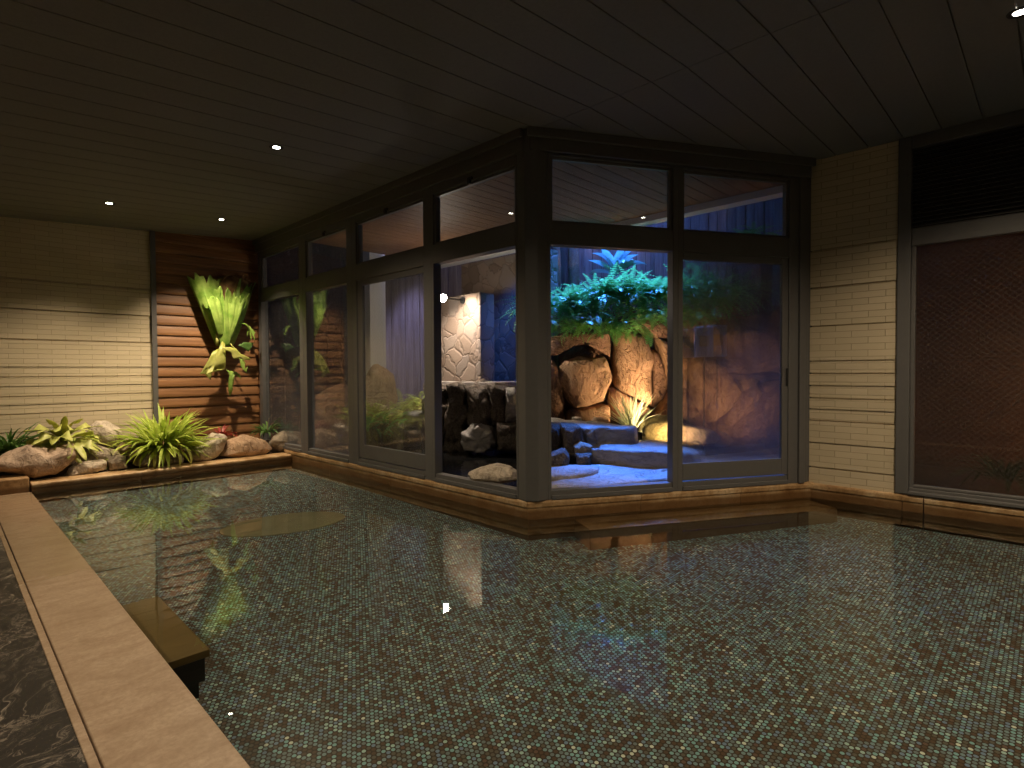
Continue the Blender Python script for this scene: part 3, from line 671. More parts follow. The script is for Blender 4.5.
def solid(o, th=.003):
    m_ = o.modifiers.new('t', 'SOLIDIFY'); m_.thickness = th; m_.offset = 0; return o
# yellow-green lobed plant over the flat boulder
c = onY(62, 438, 7.62); c.z = .40
t = empty('staghorn_plant', c, label='yellow-green lobed plant spilling over the flat buff boulder', category='plant')
mb = MB()
for i, (a, e, L) in enumerate([(-1.9, .7, .40), (-1.2, .3, .42), (-.4, .35, .40), (-2.6, .4, .40), (3.3, .3, .36), (-1.55, 1.2, .34), (-.9, .95, .36), (-2.3, 1.0, .36), (.2, .6, .36), (-1.6, -.1, .36), (-.2, .0, .34), (-2.2, .15, .40)]):
    d = Vector((math.cos(a)*math.cos(e), math.sin(a)*math.cos(e), math.sin(e))); lobed(mb, c, d, (0, 0, 1), L*1.08, .21, 3, .9, i, fork=.8)
solid(mb.build('frond', M['leaf_yellow'], t, smooth=True, fix=False))
mb = MB()
rr = random.Random(5)
for i in range(16): blade(mb, c+Vector((.10, -.05, -.02)), rr.uniform(-2.6, .6), rr.uniform(.1, 1.0), .26, .03, 1.4)
mb.build('strap_leaf', M['leaf_lime'], t, smooth=True, fix=False)
# staghorn fern on the timber wall
SY = 7.92
def sp(x, y, dy=0): return onY(x, y, SY+dy)
bs = sp(224, 346, .05)
t = empty('staghorn_fern', sp(225, 345, .1), label='big bright green staghorn fern mounted on the brown timber wall', category='fern')
# mount: dark fibrous root ball reaching the wall
c = sp(231, 283, .22); mb = MB(); n_ = 18; vs = []; fs = []
for i in range(13):
    t_ = i/12; z_ = bs.z-.05+(c.z-bs.z+.12)*t_; r_ = (.05+.17*t_**.8) if t_ < .93 else .13
    for k in range(n_):
        a = 2*math.pi*k/n_; q = Vector((math.cos(a)*r_*1.15, math.sin(a)*r_*.85, 0)); x_ = bs.x+(c.x-bs.x)*t_
        j = noise.noise(Vector((a*2, z_*9, 1)))*.04; vs.append((x_+q.x*(1+j*6), 8.08+q.y+j, z_+j))
for i in range(12):
    for k in range(n_): fs.append((i*n_+k, i*n_+(k+1) % n_, (i+1)*n_+(k+1) % n_, (i+1)*n_+k))
fs += [tuple(range(n_))[::-1], tuple(range(12*n_, 13*n_))]
MB().add(vs, fs).build('root_ball', M['brown_frond'], t, smooth=True)
rr = random.Random(2); mb = MB()
for i in range(40):
    p = Vector((c.x+rr.uniform(-.22, .22), 8.0+rr.uniform(-.08, .2), c.z+rr.uniform(-.02, .05)))
    blade(mb, p, rr.uniform(0, 6.28), rr.uniform(.2, 1.4), rr.uniform(.06, .15), .03, .8)
mb.build('dry_shield', M['brown_frond'], t, smooth=True, fix=False)
def shield(mb, xb, yb, xt, yt, wb, wt, dy0, dy1, seed, ragged=.18, curl=.25):
    """upright shield frond: narrow at the base, widening into a ragged frilled top"""
    rr = random.Random(seed); b = sp(xb, yb, dy0); e = sp(xt, yt, dy1); N, K = 22, 16; vs = []; fs = []
    ph = rr.uniform(0, 6); tops = [1-ragged*(.5+.5*noise.noise(Vector((k*.42+seed, seed*2, 0)))*1.6)-(ragged*.35 if k % 6 == 2 else 0) for k in range(K+1)]
    for i in range(N+1):
        for k in range(K+1):
            a = k/K-.5; t_ = i/N*tops[k]; w_ = wb+(wt-wb)*t_**.8
            q = b.lerp(e, t_); ed = abs(a)*2
            x = q.x+a*w_; y_ = q.y+(ed**2)*w_*curl+.004*math.sin(a*30+ph+t_*3)*(.3+t_)+.022*math.sin(a*9+ph)*t_-.05*math.sin(t_*math.pi)
            if t_ > .8: y_ -= (t_-.8)*.35*(1+.5*math.sin(a*14+ph)); 
            vs.append((x, y_, q.z+.012*math.sin(a*15+ph)*t_-(t_ > .9)*(t_-.9)*.3))
    W1 = K+1
    for i in range(N):
        for k in range(K): fs.append((i*W1+k, i*W1+k+1, (i+1)*W1+k+1, (i+1)*W1+k))
    mb.add(vs, fs)
for i, a in enumerate([(221, 346, 203, 270, .10, .40, .02, .02, 1, .16), (226, 346, 222, 282, .10, .36, -.06, -.05, 2, .25), (231, 345, 246, 276, .08, .30, .03, .02, 3, .3), (228, 340, 240, 290, .08, .26, -.04, -.08, 4, .3), (222, 335, 212, 288, .08, .24, -.08, -.12, 5, .35)]):
    mb = MB(); shield(mb, *a); solid(mb.build('shield_frond', M['leaf_shield'], t, smooth=True, fix=False), .004)
mb = MB(); lobed(mb, sp(236, 325, 0), (1, -.15, .75), (0, -.6, 1), .36, .12, 3, 2.6, 7, fork=.7); solid(mb.build('antler_frond', M['leaf_shield'], t, smooth=True, fix=False))
def poly_leaf(pxs, dy, m, name='antler_frond', bulge=.05, seed=0):
    """flat lobed leaf from its outline, cupped so it has relief, triangulated as strips"""
    P = [sp(x, y, dy) for x, y in pxs]; c = sum(P, Vector())/len(P)
    bm = bmesh.new(); vs_ = [bm.verts.new(p) for p in P]; f = bm.faces.new(vs_)
    bmesh.ops.triangulate(bm, faces=[f]); bmesh.ops.subdivide_edges(bm, edges=bm.edges, cuts=3, use_grid_fill=True)
    for v in bm.verts:
        r_ = (v.co-c).length; v.co.y += -bulge+r_*r_*1.2*bulge*8+.02*noise.noise(v.co*9+Vector((seed, 0, 0)))
    me = bpy.data.meshes.new(name); 
    o0 = wloc(t)
    for v in bm.verts: v.co -= o0
    bm.to_mesh(me); bm.free(); me.materials.append(m)
    for p_ in me.polygons: p_.use_smooth = True
    o = bpy.data.objects.new(name, me); COL.objects.link(o); o.parent = t; solid(o); return o
k = lambda X, Y: (180+X/5.49, 260+Y/5.49)
poly_leaf([k(*q) for q in [(230, 445), (245, 460), (225, 490), (240, 500), (245, 600), (200, 600), (170, 620), (165, 660), (150, 640), (130, 625), (105, 628), (110, 617), (160, 590), (185, 545), (195, 505), (175, 503), (205, 488)]], -.05, M['leaf_yellow'])
poly_leaf([k(*q) for q in [(225, 480), (270, 478), (305, 490), (325, 515), (380, 540), (378, 550), (345, 548), (360, 575), (345, 562), (330, 538), (300, 545), (285, 540), (275, 510), (245, 498)]], -.10, M['leaf_yellow'], seed=3)
poly_leaf([k(*q) for q in [(310, 470), (345, 452), (400, 455), (385, 475), (370, 505), (350, 490)]], .05, M['leaf_dark'], seed=5)
poly_leaf([k(*q) for q in [(320, 540), (345, 550), (350, 600), (362, 585), (358, 620), (335, 600), (325, 580)]], .0, M['leaf_shield'], seed=6)
poly_leaf([k(*q) for q in [(245, 600), (262, 608), (300, 612), (325, 630), (330, 655), (310, 635), (280, 622), (272, 650), (282, 715), (270, 748), (258, 715), (266, 650), (258, 622)]], .0, M['leaf_shield'], seed=7)
MB().tube([sp(222, 340, 0), sp(224, 347, -.03), sp(221, 352, -.05)], .012, 8).tube([sp(228, 338, 0), sp(232, 346, -.03), sp(237, 350, -.08)], [.010, .008, .006], 8).tube([sp(218, 334, 0), sp(217, 345, -.02)], [.03, .018], 8).build('stem', M['leaf_yellow'], t, smooth=True)
# ------------------------------------------------------------------ garden outside
g = [(GX+.08, YB+.2), (GX+.08, 3.02), (BX+.2, 1.65), (BX+.2, -4), (14, -4), (14, 13), (GX+.08, 13)]
struct(poly_prism(g, -.2, .0), 'ground', M['ground'])
grid_water('outdoor_bath_water', [(3.32, 7.4), (3.32, 3.6), (4.3, 3.5), (5.0, 4.6), (5.4, 5.2), (5.2, 7.4)], .085, M['pond'], kind='stuff', label='dark water of the outdoor bath beyond the open bay', category='water')
# soffit
SX = 5.75; mb = MB(); yy = -4.0
while yy < 7.3:
    xa = GX+.09 if yy > 3.0 else (GX+.12+(3.0-yy)/math.tan(-RA) if yy > RE.y else BX+.16)
    mb.box(xa, SX, yy+.004, yy+.146, 2.93+0*yy, 2.96); yy += .15
mb.box(GX+.1, SX, 3.0, 7.4, 2.965, 3.1)
struct(mb, 'garden_soffit', M['soffit'])
struct(MB().box(SX, SX+.16, -4, 7.4, 2.86, 3.12), 'garden_fascia', M['white'])
# rubble-faced wall, lower ledge
mb = MB().box(5.27, 5.55, 5.75, 6.75, .9, 2.24); lit_wall = struct(mb, 'garden_wall_stone', M['masonry'], bevel=.02)
mb = MB().box(5.92, 6.2, 5.12, 6.9, .5, 2.85); struct(mb, 'garden_wall_tall', M['masonry'])
mb = MB().box(5.56, 5.9, 5.9, 6.7, .9, 1.0); struct(mb, 'garden_wall_top', M['rock_slab'])
LG = 'dark boulders of the outdoor bath wall'
z2 = lambda X, Y: (430+X/5.91, 370+Y/5.91)
for i, (pp, dep, th, mm, lb) in enumerate([
    ([(-30, 70), (60, 76), (128, 84), (120, 150), (138, 240), (96, 300), (112, 380), (84, 470), (-30, 475)], 7.75, .7, 'rock_dark', 'dark boulder at the left of the bath wall with pale patches'),
    ([(108, 80), (175, 74), (228, 84), (222, 180), (250, 260), (206, 330), (240, 400), (226, 475), (80, 475), (100, 330), (130, 230)], 7.6, .7, 'rock_dark', 'tall dark boulder with a pale lower patch under the stone wall'),
    ([(200, 82), (290, 74), (372, 82), (350, 170), (392, 250), (350, 330), (300, 345), (215, 338), (236, 200)], 7.5, .7, 'rock_dark', 'dark boulder just below the corner of the stone wall'),
    ([(196, 370), (246, 326), (300, 312), (362, 344), (405, 410), (384, 466), (300, 474), (214, 470)], 7.25, .6, 'rock_slab', 'bluish-grey rock at the water line of the bath wall'),
    ([(340, 80), (470, 88), (430, 170), (462, 250), (440, 330), (372, 322), (362, 220)], 7.4, .6, 'rock_dark', 'dark upright boulder left of the blue lit hollow'),
    ([(450, 100), (500, 110), (560, 260), (560, 300), (445, 300)], 7.35, .6, 'rock_slab', 'blue lit sloping boulder beside the corner post'),
    ([(400, 310), (560, 300), (560, 470), (400, 465)], 7.2, .6, 'rock_dark', 'low brown boulder at the water line beside the corner post')]):
    rockD([z2(*q) for q in pp], dep, th, M[mm], seed=30+i, label=lb, group=LG, p=5, rough=.15, facet=.03)
mb = MB().box(5.0, 5.9, 5.25, 6.6, .93, 1.0); struct(mb, 'garden_ledge', M['rock_slab'], bevel=.015)
# pale rock in the bath water
rockD([z2(*q) for q in [(230, 610), (290, 580), (400, 556), (480, 572), (520, 600), (510, 650), (380, 665), (250, 650)]], 4.95, .40, M['rock_pale'], seed=41, label='pale flat-topped rock standing in the outdoor bath by the sill', name='rock')
# wall lamp
lp = W(443, 298, 7.75); t = empty('wall_lamp', lp, label='glowing white wall lamp on the rubble stone wall', category='lamp')
MB().lathe([(0, -.055), (.037, -.043), (.055, 0), (.037, .043), (0, .055)], lp, 16).build('globe', M['bulb_wall'], t, smooth=True)
wall_x = 5.27
MB().tube([lp+Vector((.05, 0, 0)), Vector((wall_x+.01, lp.y, lp.z))], .012, 8).tube([Vector((wall_x-.02, lp.y, lp.z)), Vector((wall_x+.01, lp.y, lp.z))], .05, 14).build('bracket', M['metal_dark'], t)
def point(loc, e, col, r=.05, name='lamp'):
    l = bpy.data.lights.new(name, 'POINT'); l.energy = e; l.color = col; l.shadow_soft_size = r
    o = bpy.data.objects.new(name, l); COL.objects.link(o); o.location = loc; return o
def area(loc, aim, e, col, sx, sy, name='area'):
    l = bpy.data.lights.new(name, 'AREA'); l.energy = e; l.color = col; l.shape = 'RECTANGLE'; l.size = sx; l.size_y = sy
    o = bpy.data.objects.new(name, l); COL.objects.link(o); o.location = loc
    o.rotation_euler = (Vector(aim)-Vector(loc)).to_track_quat('-Z', 'Y').to_euler(); return o
def spot(loc, aim, e, col, size, blend=.5, r=.03, name='spot'):
    l = bpy.data.lights.new(name, 'SPOT'); l.energy = e; l.color = col; l.spot_size = size; l.spot_blend = blend; l.shadow_soft_size = r
    o = bpy.data.objects.new(name, l); COL.objects.link(o); o.location = loc
    o.rotation_euler = (Vector(aim)-Vector(loc)).to_track_quat('-Z', 'Y').to_euler(); return o
point(lp+Vector((-.12, -.05, 0)), 9, (1, .84, .68), .05, 'wall_lamp_light')
spot(lp+Vector((-.07, -.03, .0)), lp+Vector((.25, -.10, -.42)), 150, (1, .84, .68), 2.1, .5, .05, 'wall_lamp_beam')
# stepping slabs seen through the open right bay
z3 = lambda X, Y: (540+X/7.31, 400+Y/7.31)
def slab(pxs_top, ztop, th, m, seed, label, group=None, name='stone_slab'):
    """irregular flagstone: outline of its top face, real thickness"""
    P = [pz(x, y, ztop) for x, y in pxs_top]; pts = resample([(p.x, p.y) for p in P], 40); c = sum(pts, Vector((0, 0)))/40; vs = []; fs = []; rr = random.Random(seed)
    prof = [(0, 0), (.5, .004), (.85, .0), (.96, -.006), (1.0, -.03), (1.0, -th*.4), (.97, -th*.75), (.90, -th)]
    for j, (s, dz) in enumerate(prof[1:]):
        for q in pts:
            d = (q-c)*s; v = Vector((c.x+d.x, c.y+d.y, ztop+dz)); nn = Vector((d.x, d.y, 0)).normalized()
            a = noise.fractal(v*3+Vector((seed, 0, 0)), 1, 2, 4); vs.append(v+(nn*a*.09+Vector((0, 0, a*.02)) if s > .9 else Vector((0, 0, a*.03))))
    n = 40
    for j in range(len(prof)-2):
        for k_ in range(n): fs.append((j*n+k_, j*n+(k_+1) % n, (j+1)*n+(k_+1) % n, (j+1)*n+k_))
    vs += [Vector((c.x, c.y, ztop)), Vector((c.x, c.y, ztop-th))]; L = len(vs)
    for k_ in range(n): fs.append((L-2, (k_+1) % n, k_)); fs.append((L-1, (len(prof)-2)*n+k_, (len(prof)-2)*n+(k_+1) % n))
    o = MB().add(vs, fs).build(name, m, smooth=True, label=label, category='slab', group=group)
    return o
GS = 'flat stone slabs outside the open right bay'
slab([(530, 492), (552, 492), (672, 477), (800, 462), (790, 447), (700, 455), (670, 472), (640, 468), (600, 465), (560, 463), (534, 466)], .195, .2, M['rock_slab'], 1, 'lowest violet-blue paving slab directly outside the sill', GS)
slab([(534, 470), (560, 466), (600, 463), (604, 468), (580, 473), (534, 478)], .225, .09, M['rock_slab'], 2, 'thin stone slab lying on the lowest one at its left', GS)
slab([(590, 448), (596, 443), (625, 441), (655, 440), (690, 445), (700, 452), (672, 452), (634, 451), (615, 449)], .36, .36, M['rock_slab'], 3, 'middle blue topped stone step right of centre', GS)
slab([(536, 420), (552, 417.5), (590, 421), (632, 424), (637, 425.5), (628, 427), (590, 427), (572, 426), (552, 423), (536, 424)], .545, .54, M['rock_slab'], 4, 'highest blue topped slab under the grassy plant', GS)
GB = 'dark boulders between the slabs'
for i, (pp, dep, th, mm, lb) in enumerate([
    ([(60, 165), (150, 170), (160, 300), (140, 420), (60, 440)], 6.2, .4, 'rock_dark', 'upright dark boulder beside the corner post under the top slab'),
    ([(150, 170), (290, 175), (310, 300), (260, 470), (160, 470)], 6.1, .45, 'rock_dark', 'broad dark boulder below the top slab'),
    ([(290, 190), (400, 190), (410, 300), (370, 330), (310, 310)], 6.2, .45, 'rock_grey', 'brown boulder tucked under the middle of the top slab'),
    ([(250, 340), (300, 310), (375, 330), (370, 400), (260, 420)], 5.8, .3, 'rock_grey', 'pitted pale boulder left of the middle step'),
    ([(60, 400), (180, 350), (210, 400), (200, 480), (60, 490)], 5.7, .35, 'rock_dark', 'low dark boulder at the water edge by the post'),
    ([(265, 395), (370, 390), (365, 470), (270, 475)], 5.6, .25, 'rock_dark', 'small dark rock left of the middle step'),
    ([(720, 200), (760, 150), (860, 115), (1000, 110), (1080, 160), (1080, 330), (850, 300), (730, 290)], 6.75, .7, 'rock_moss', 'yellow-green mossy boulder right of the grassy plant'),
    ([(230, 130), (260, 122), (300, 126), (305, 150), (235, 150)], 7.0, .16, 'rock_pale', 'small white pebble rock on the top slab'),
    ([(375, 150), (400, 125), (450, 122), (490, 140), (495, 172), (380, 172)], 6.95, .25, 'rock_tan', 'orange-brown round stone left of the grassy plant')]):
    rockD([z3(*q) for q in pp], dep, th, M[mm], seed=50+i, label=lb, group=GB if i < 7 else None, p=3.5, rough=.05, name='boulder' if i < 7 else 'stone')
# grassy plant with an uplight
gp = W(632, 431, 6.9)
t = rosette('ornamental_grass', gp, 75, .52, .022, M['leaf_pale'], 'pale spiky grassy plant lit from below on the rocks', rad=.05, el=(.55, 1.5), dr=(.05, .6), seed=21)
ul = W(641, 436, 6.65)
t = empty('garden_spotlight', ul, label='small spotlight hidden at the foot of the grassy plant', category='spotlight')
hous = MB().lathe([(.0, -.05), (.035, -.05), (.04, .03), (.045, .05), (.036, .05), (.03, .03), (0, .03)], ul, 14).build('housing', M['metal_dark'], t)
MB().lathe([(0, .034), (.030, .034), (.030, .038), (0, .038)], ul, 14).build('lens', M['bulb'], hous)
spot(ul+Vector((0, 0, .07)), W(625, 350, 7.9), 14, (1, .74, .48), 1.7, .7, .04, 'warm_rock_spot')
# cliff: backing mass + boulders
k4 = lambda X, Y: (540+X/6.98, 320+Y/6.98)
CD = 7.75
def cliff():
    mb = MB(); vs = []; nx, nz = 90, 34; fs = []
    for j in range(nz+1):
        for i in range(nx+1):
            x = 543+(1010-543)*i/nx; zz = .0+2.05*j/nz; p0 = W(x, 400, CD+.35-.0006*(x-550)); v = Vector((p0.x, p0.y, zz))
            a = noise.fractal(Vector((v.x*1.3, v.y*1.3, v.z*1.3)), 1, 2, 5); c_ = noise.cell(Vector((v.x*1.6, v.y*1.6, v.z*1.6)))
            vs.append(v-ch*(a*.16+c_*.10)-Vector((0, 0, 0)))
    for j in range(nz):
        for i in range(nx): fs.append((j*(nx+1)+i, j*(nx+1)+i+1, (j+1)*(nx+1)+i+1, (j+1)*(nx+1)+i))
    n0 = len(vs); top = [v+ch*1.6 for v in vs[nz*(nx+1):]]; vs += top
    for i in range(nx): fs.append((nz*(nx+1)+i, nz*(nx+1)+i+1, n0+i+1, n0+i))
    mb.add(vs, fs); return struct(mb, 'garden_cliff', M['rock_cliff_brown'], fix=False)
cliff()
GCb = 'boulders of the lit rock face'
z5 = lambda X, Y: (670+X/4.8, 300+Y/4.8)
cl = [
    ([k4(*q) for q in [(130, 330), (170, 290), (260, 262), (350, 275), (440, 250), (470, 330), (490, 400), (470, 480), (430, 560), (330, 595), (230, 612), (170, 540), (140, 440)]], 7.55, .55, 'rock_cliff', 'large smooth rounded boulder with a hollow centre left of the grassy plant'),
    ([k4(*q) for q in [(500, 100), (600, 88), (700, 90), (745, 170), (782, 250), (765, 450), (770, 600), (700, 580), (620, 540), (520, 460), (505, 300)]], 7.6, .55, 'rock_cliff', 'tall flat-faced tan boulder directly above the grassy plant'),
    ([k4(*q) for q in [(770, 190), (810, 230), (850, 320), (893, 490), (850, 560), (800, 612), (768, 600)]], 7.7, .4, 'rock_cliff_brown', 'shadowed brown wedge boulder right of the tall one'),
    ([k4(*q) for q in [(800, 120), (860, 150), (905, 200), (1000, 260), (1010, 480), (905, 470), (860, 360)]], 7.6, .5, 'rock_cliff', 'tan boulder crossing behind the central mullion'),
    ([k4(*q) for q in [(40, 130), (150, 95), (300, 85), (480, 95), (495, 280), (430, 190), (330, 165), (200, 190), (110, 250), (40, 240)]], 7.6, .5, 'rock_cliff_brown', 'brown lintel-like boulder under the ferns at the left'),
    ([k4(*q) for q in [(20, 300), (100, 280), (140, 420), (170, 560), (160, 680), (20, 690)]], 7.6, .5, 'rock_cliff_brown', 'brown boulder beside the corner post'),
    ([k4(*q) for q in [(180, 640), (240, 612), (430, 585), (480, 600), (480, 720), (180, 720)]], 7.6, .5, 'rock_cliff', 'low boulder beneath the hollow one'),
    ([k4(*q) for q in [(800, 650), (850, 560), (905, 480), (1000, 500), (1000, 680), (850, 690)]], 7.55, .5, 'rock_cliff', 'low tan boulder behind the mossy one'),
    ([k4(*q) for q in [(470, 470), (510, 470), (620, 545), (760, 610), (720, 680), (520, 680), (475, 580)]], 7.65, .4, 'rock_cliff', 'broken tan rock behind the grassy plant'),
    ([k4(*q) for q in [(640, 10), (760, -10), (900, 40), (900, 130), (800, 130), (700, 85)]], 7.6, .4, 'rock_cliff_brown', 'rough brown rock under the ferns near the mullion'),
    ([z5(*q) for q in [(90, 280), (180, 290), (260, 330), (330, 440), (270, 520), (190, 590), (130, 500), (90, 420)]], 7.4, .5, 'rock_cliff', 'large boulder behind the post of the garden sign'),
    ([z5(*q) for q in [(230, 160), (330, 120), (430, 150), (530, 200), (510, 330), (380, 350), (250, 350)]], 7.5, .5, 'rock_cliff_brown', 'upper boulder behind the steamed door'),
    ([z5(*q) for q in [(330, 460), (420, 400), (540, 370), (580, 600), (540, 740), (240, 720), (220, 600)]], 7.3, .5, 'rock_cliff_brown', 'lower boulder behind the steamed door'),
    ([z5(*q) for q in [(60, 60), (130, 60), (220, 140), (230, 280), (150, 280), (80, 200)]], 7.55, .5, 'rock_cliff', 'boulder behind the panel of the garden sign'),
    ([z5(*q) for q in [(20, 590), (100, 600), (200, 625), (235, 660), (200, 690), (80, 680), (20, 670)]], 6.4, .3, 'rock_pale', 'long pale rock at the foot of the steamed door view'),
    ([z5(*q) for q in [(260, 350), (500, 345), (520, 380), (330, 450)]], 7.5, .4, 'rock_cliff_brown', 'flat dark boulder between the two behind the steamed door'),
]
for i, (pp, dep, th, mm, lb) in enumerate(cl):
    rockD(pp, dep, th, M[mm], seed=70+i, label=lb, group=GCb, p=4.2, rough=.045, facet=.05)
# ferns
def frond(mb, base, az, el, L, droop, wd, rr, seg=14):
    p = Vector(base); st = L/seg
    hz = Vector((-math.sin(az), math.cos(az), 0)); prev = None
    for i in range(seg):
        t_ = i/seg; e = el-droop*t_**1.2; d = Vector((math.cos(az)*math.cos(e), math.sin(az)*math.cos(e), math.sin(e))); q = p+d*st
        w_ = wd*math.sin(math.pi*min(1, .12+t_*.88))**.7; up = hz.cross(d)
        for s_ in (-1, 1):
            tip = p+hz*s_*w_+d*w_*.35-Vector((0, 0, w_*.18)); b0 = p; b1 = p+d*st*.62
            mb.add([b0, b1, tip.lerp(b1, .25)+d*st*.15, tip], [(0, 1, 2, 3)])
        p = q
def fern(c, n, L, seed, label, group, m='leaf_fern', az=(0, 6.283), el=(-.1, 1.1), dr=(.6, 1.9), wd=.05):
    rr = random.Random(seed); t = empty('fern', c, label=label, category='fern', group=group); mb = MB()
    for i in range(n):
        frond(mb, Vector(c)+Vector((rr.uniform(-.22, .22), rr.uniform(-.22, .22), rr.uniform(-.04, .06))), rr.uniform(*az), rr.uniform(*el), L*rr.uniform(.6, 1.1), rr.uniform(*dr), wd*rr.uniform(.7, 1.2), rr)
    mb.build('fronds', M[m], t, fix=False)
    return t
toward = yaw+math.pi
names = ['fern at the corner post end of the fern bank', 'second fern along the bank from the corner post', 'fern above the hollow boulder', 'fern left of the blue agave', 'fern below the blue agave', 'fern above the tall tan boulder', 'fern hanging lowest over the tall tan boulder', 'fern left of the central mullion', 'fern behind the central mullion', 'fern above the garden sign', 'last dim fern seen through the steamed door']
for i, (px_, py_, dep) in enumerate([(540, 312, 7.5), (560, 308, 7.45), (578, 312, 7.4), (594, 300, 7.55), (610, 298, 7.5), (626, 300, 7.4), (642, 296, 7.5), (658, 300, 7.45), (676, 296, 7.5), (694, 300, 7.45), (714, 298, 7.5)]):
    fern(W(px_, py_, dep), 100, .52, 100+i, names[i], 'ferns along the top of the rock face', az=(toward-2.0, toward+2.0))
fern(W(752, 236, 7.9), 40, .4, 130, 'fern high behind the blue transom', None)
for i, (px_, py_) in enumerate(((552, 326), (576, 326), (600, 322), (622, 330), (650, 318), (690, 318))):
    fern(W(px_, py_, 7.25), 60, .34, 120+i, ['low fern drooping beside the corner post', 'low fern drooping over the brown lintel boulder', 'low fern drooping left of the tall tan boulder', 'low fern drooping in front of the tall tan boulder', 'low fern drooping near the central mullion', 'low fern drooping over the garden sign'][i], 'ferns along the top of the rock face', az=(toward-1.6, toward+1.6), el=(-.3, .8))
struct(MB().box(*[a for a in (W(752, 250, 7.9).x-.2, W(752, 250, 7.9).x+.2, W(752, 250, 7.9).y-.2, W(752, 250, 7.9).y+.2)], 1.9, W(752, 244, 7.9).z), 'garden_plinth', M['rock_dark'])
# agave
ag = W(615, 283, 8.2); t = empty('agave', ag, label='blue-grey agave standing above the fern bank', category='plant')
mb = MB(); rr = random.Random(6)
for i in range(14): blade(mb, ag+Vector((0, 0, .1)), rr.uniform(0, 6.28), rr.uniform(.5, 1.35), .5, .13, rr.uniform(.2, 1.1), fold=.35)
mb.build('foliage', M['leaf_blue'], t, smooth=True, fix=False)
# boundary fence of vertical boards with two trunks
def board_fence(name, a, b, z0, z1, bw=.14, th=.03, m=None):
    a = Vector((a[0], a[1], 0)); b = Vector((b[0], b[1], 0)); d = (b-a).normalized(); n_ = Vector((-d.y, d.x, 0)); L = (b-a).length; mb = MB(); s = 0; i = 0
    while s < L:
        off = n_*(.012 if i % 2 else 0); p = a+d*s+off; q = a+d*min(L, s+bw-.008)+off
        mb.add([p+Vector((0, 0, z0)), q+Vector((0, 0, z0)), q+n_*th+Vector((0, 0, z0)), p+n_*th+Vector((0, 0, z0)), p+Vector((0, 0, z1)), q+Vector((0, 0, z1)), q+n_*th+Vector((0, 0, z1)), p+n_*th+Vector((0, 0, z1))],
               [(0, 3, 2, 1), (4, 5, 6, 7), (0, 1, 5, 4), (1, 2, 6, 5), (2, 3, 7, 6), (3, 0, 4, 7)]); s += bw; i += 1
    return struct(mb, name, m or M['fence'])
board_fence('garden_fence', W(525, 400, 9.3), W(1100, 400, 8.3), 0, 4.6)
board_fence('garden_fence_side', W(372, 400, 10.2), W(470, 400, 9.6), 0, 4.0)
board_fence('garden_fence_end', W(470, 400, 9.6), W(530, 400, 9.3), 0, 4.6)
board_fence('garden_fence_far', W(250, 400, 10.5), W(372, 400, 10.2), 0, 4.0, m=M['rock_dark'])  # boards take a dark rock colour in place of the darkness outdoors
for i, (x, r_) in enumerate(((556, .07), (573, .09))):
    b = W(x, 290, 8.9); mb = MB().tube([Vector((b.x, b.y, 1.9)), Vector((b.x+.02, b.y, 2.8)), Vector((b.x-.02, b.y+.02, 4.2))], [r_*1.2, r_, r_*.8], 10)
    mb.build('tree_trunk', M['rock_grey'], smooth=True, label=['slim tree trunk nearest the corner post behind the ferns', 'thicker tree trunk against the fence behind the ferns'][i], category='tree')
# plants and things seen through the sliding door of the long facade
wp = W(374, 400, 8.9); struct(MB().box(wp.x-.14, wp.x+.14, wp.y-.14, wp.y+.14, 0, 3.2), 'garden_column', M['white'])
for i, (x, y, d_, lb) in enumerate([(400, 415, 8.0, 'fern left of the flat blue rock behind the sliding door'), (418, 405, 8.4, 'fern behind the flat blue rock seen through the sliding door'), (382, 425, 7.6, 'low fern nearest the white column')]):
    c = W(x, y, d_); fern(c, 40, .45, 140+i, lb, 'ferns behind the sliding door', m='leaf_lime' if i < 2 else 'leaf_fern')
    rockD([(x-18, y+4), (x-8, y-6), (x+12, y-6), (x+20, y+4), (x+20, y+34), (x-18, y+36)], d_+.1, .6, M['rock_moss'], seed=90+i, label=['mossy boulder under the fern in the middle of the sliding door', 'mossy boulder at the right of the sliding door view', 'mossy boulder at the left of the sliding door view'][i], group='boulders behind the sliding door')
rockD([(366, 372), (376, 362), (392, 374), (396, 400), (388, 425), (364, 428)], 8.2, .6, M['rock_tan'], seed=95, label='tall tan boulder in front of the white column')
rockD([(318, 395), (345, 380), (360, 400), (365, 450), (315, 450)], 8.0, .6, M['rock_cliff_brown'], seed=96, label='brown boulder behind the tall misted pane')
slab([(396, 410), (412, 406), (432, 408), (436, 413), (412, 414)], .58, .12, M['rock_slab'], 9, 'flat blue lit rock behind the sliding door')
# garden sign
sg = W(704, 342, 6.3); ax = (cr, Vector((0, 0, 1)))
t = empty('garden_sign', Vector((sg.x, sg.y, .2)), label='pale blue sign panel on a thin post behind the steamed door', category='sign')
Ms = Matrix(((cr.x, -ch.x, 0, sg.x), (cr.y, -ch.y, 0, sg.y), (0, 0, 1, sg.z), (0, 0, 0, 1)))
MB().box(-.105, .105, -.01, .01, -.17, .17, M=Ms).build('panel', M['sign_panel'], t, bevel=.006)
MB().box(-.055, .055, .01, .016, -.05, .07, M=Ms).build('plate', M['sign_label'], t)
MB().tube([Vector((sg.x, sg.y, .18)), Vector((sg.x, sg.y, sg.z-.17))], .012, 8).tube([Vector((sg.x, sg.y, sg.z+.17)), Vector((sg.x, sg.y, sg.z+.23))], .006, 6).build('post', M['metal_dark'], t)
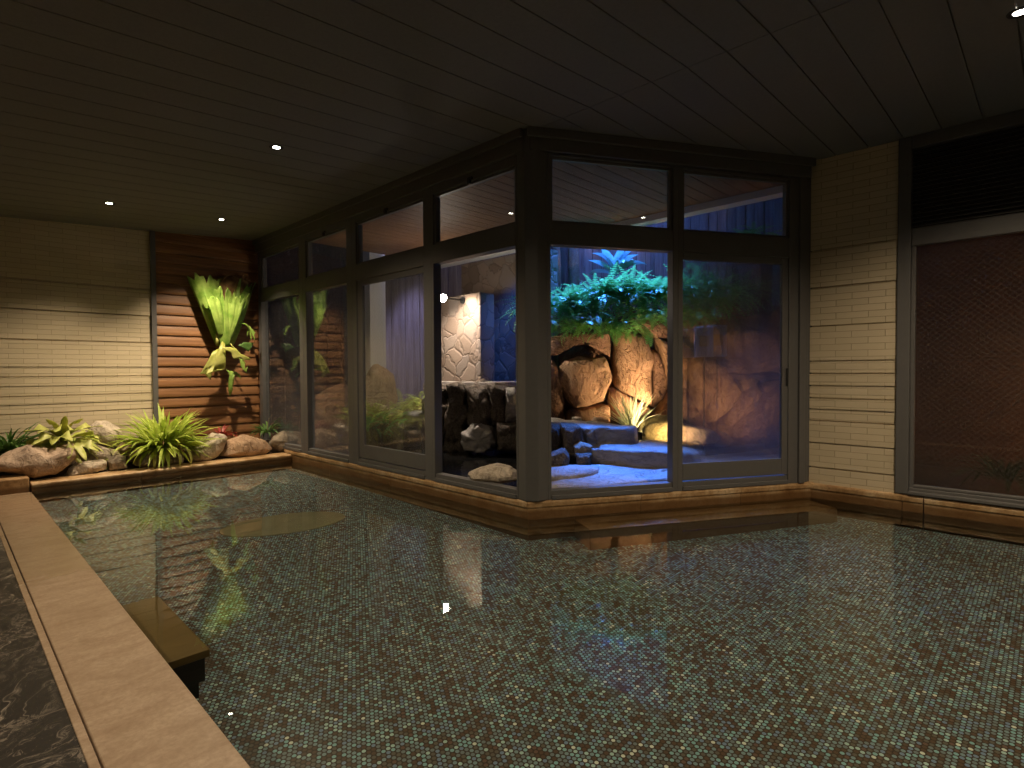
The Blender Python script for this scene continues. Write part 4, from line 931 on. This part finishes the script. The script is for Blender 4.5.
# outside the right-hand window
struct(MB().box(8.2, 8.4, -4, 2.0, 0, 3.6), 'garden_wall_right', M['rock_cliff_brown'])
point((7.3, -.9, .6), 26, (1, .62, .35), .1, 'low_warm_fill')  # added warm fill beyond the window; no lamp stands there
c = Vector((7.0, .35, .1)); rosette('garden_shrub', c, 60, .4, .03, M['leaf_dark'], 'dark low shrub behind the steamed right-hand window', rad=.15, seed=31, cat='shrub')
# ------------------------------------------------------------------ garden lights, several of them added fill
BLUE = (.05, .22, 1.0)
spot((7.1, 4.9, 4.5), (5.15, 3.45, .4), 4600, BLUE, .95, .8, .22, 'blue_flood')
area((6.9, 4.6, 4.5), (7.9, 5.8, 2.2), 32, (.16, .25, 1.0), .6, .4, 'blue_fence_fill')  # fill added to turn the board fence blue, no fixture
spot((4.5, 4.55, 2.75), (5.92, 5.35, 1.7), 170, (.05, .20, 1.0), .95, .7, .1, 'blue_wall_fill')  # unseen source added under the soffit to tint the tall wall blue
spot((5.0, 7.45, 3.9), (5.8, 8.15, 1.2), 280, (.45, .45, 1.0), .75, .7, .1, 'violet_board_fill')  # violet source added to brighten the boards behind the sliding door
spot(W(650, 423, 7.1), W(608, 352, 7.45), 80, (1, .68, .38), 2.3, .8, .04, 'warm_rock_spot')
spot(W(700, 455, 5.75), W(612, 372, 7.7), 190, (1, .68, .40), .95, .8, .05, 'warm_rock_spot')  # front fill added for the rock face, without a fixture
spot(W(725, 446, 6.3), W(722, 372, 7.5), 60, (1, .70, .42), 1.5, .8, .05, 'warm_rock_spot')  # extra spot added to warm the rocks behind the steamed door
# ------------------------------------------------------------------ world
w = bpy.data.worlds.new('dusk'); bpy.context.scene.world = w; w.use_nodes = True
bg = w.node_tree.nodes['Background']; bg.inputs[0].default_value = (.05, .12, .32, 1); bg.inputs[1].default_value = .12
# ------------------------------------------------------------------ caustic-aware water
water.cycles.is_caustics_caster = True
for p_ in water.data.polygons: p_.use_smooth = True
for o in bpy.data.objects:
    if o.name.split('.')[0] in ('pool_floor', 'oval_patch', 'tread', 'box', 'trim_10', 'trim_4', 'trim_5'): o.cycles.is_caustics_receiver = True
# ------------------------------------------------------------------ camera
cd = bpy.data.cameras.new('camera'); cam = bpy.data.objects.new('camera', cd); COL.objects.link(cam)
cam.matrix_world = Matrix(((CR.x, CU.x, -fw.x, CAM.x), (CR.y, CU.y, -fw.y, CAM.y), (CR.z, CU.z, -fw.z, CAM.z), (0, 0, 0, 1)))
cd.sensor_width = 36; cd.lens = F/1024*36; cd.clip_start = .05; cd.clip_end = 100
sc = bpy.context.scene; sc.camera = cam
sc.view_settings.view_transform = 'Standard'; sc.view_settings.look = 'None'; sc.view_settings.gamma = 1; sc.view_settings.exposure = .12
try: sc.view_settings.use_curve_mapping = False
except Exception: pass
sc.cycles.caustics_reflective = False; sc.cycles.max_bounces = 12; sc.cycles.transparent_max_bounces = 24; sc.cycles.transmission_bounces = 10; sc.cycles.glossy_bounces = 6; sc.cycles.diffuse_bounces = 4
sc.cycles.sample_clamp_indirect = 6
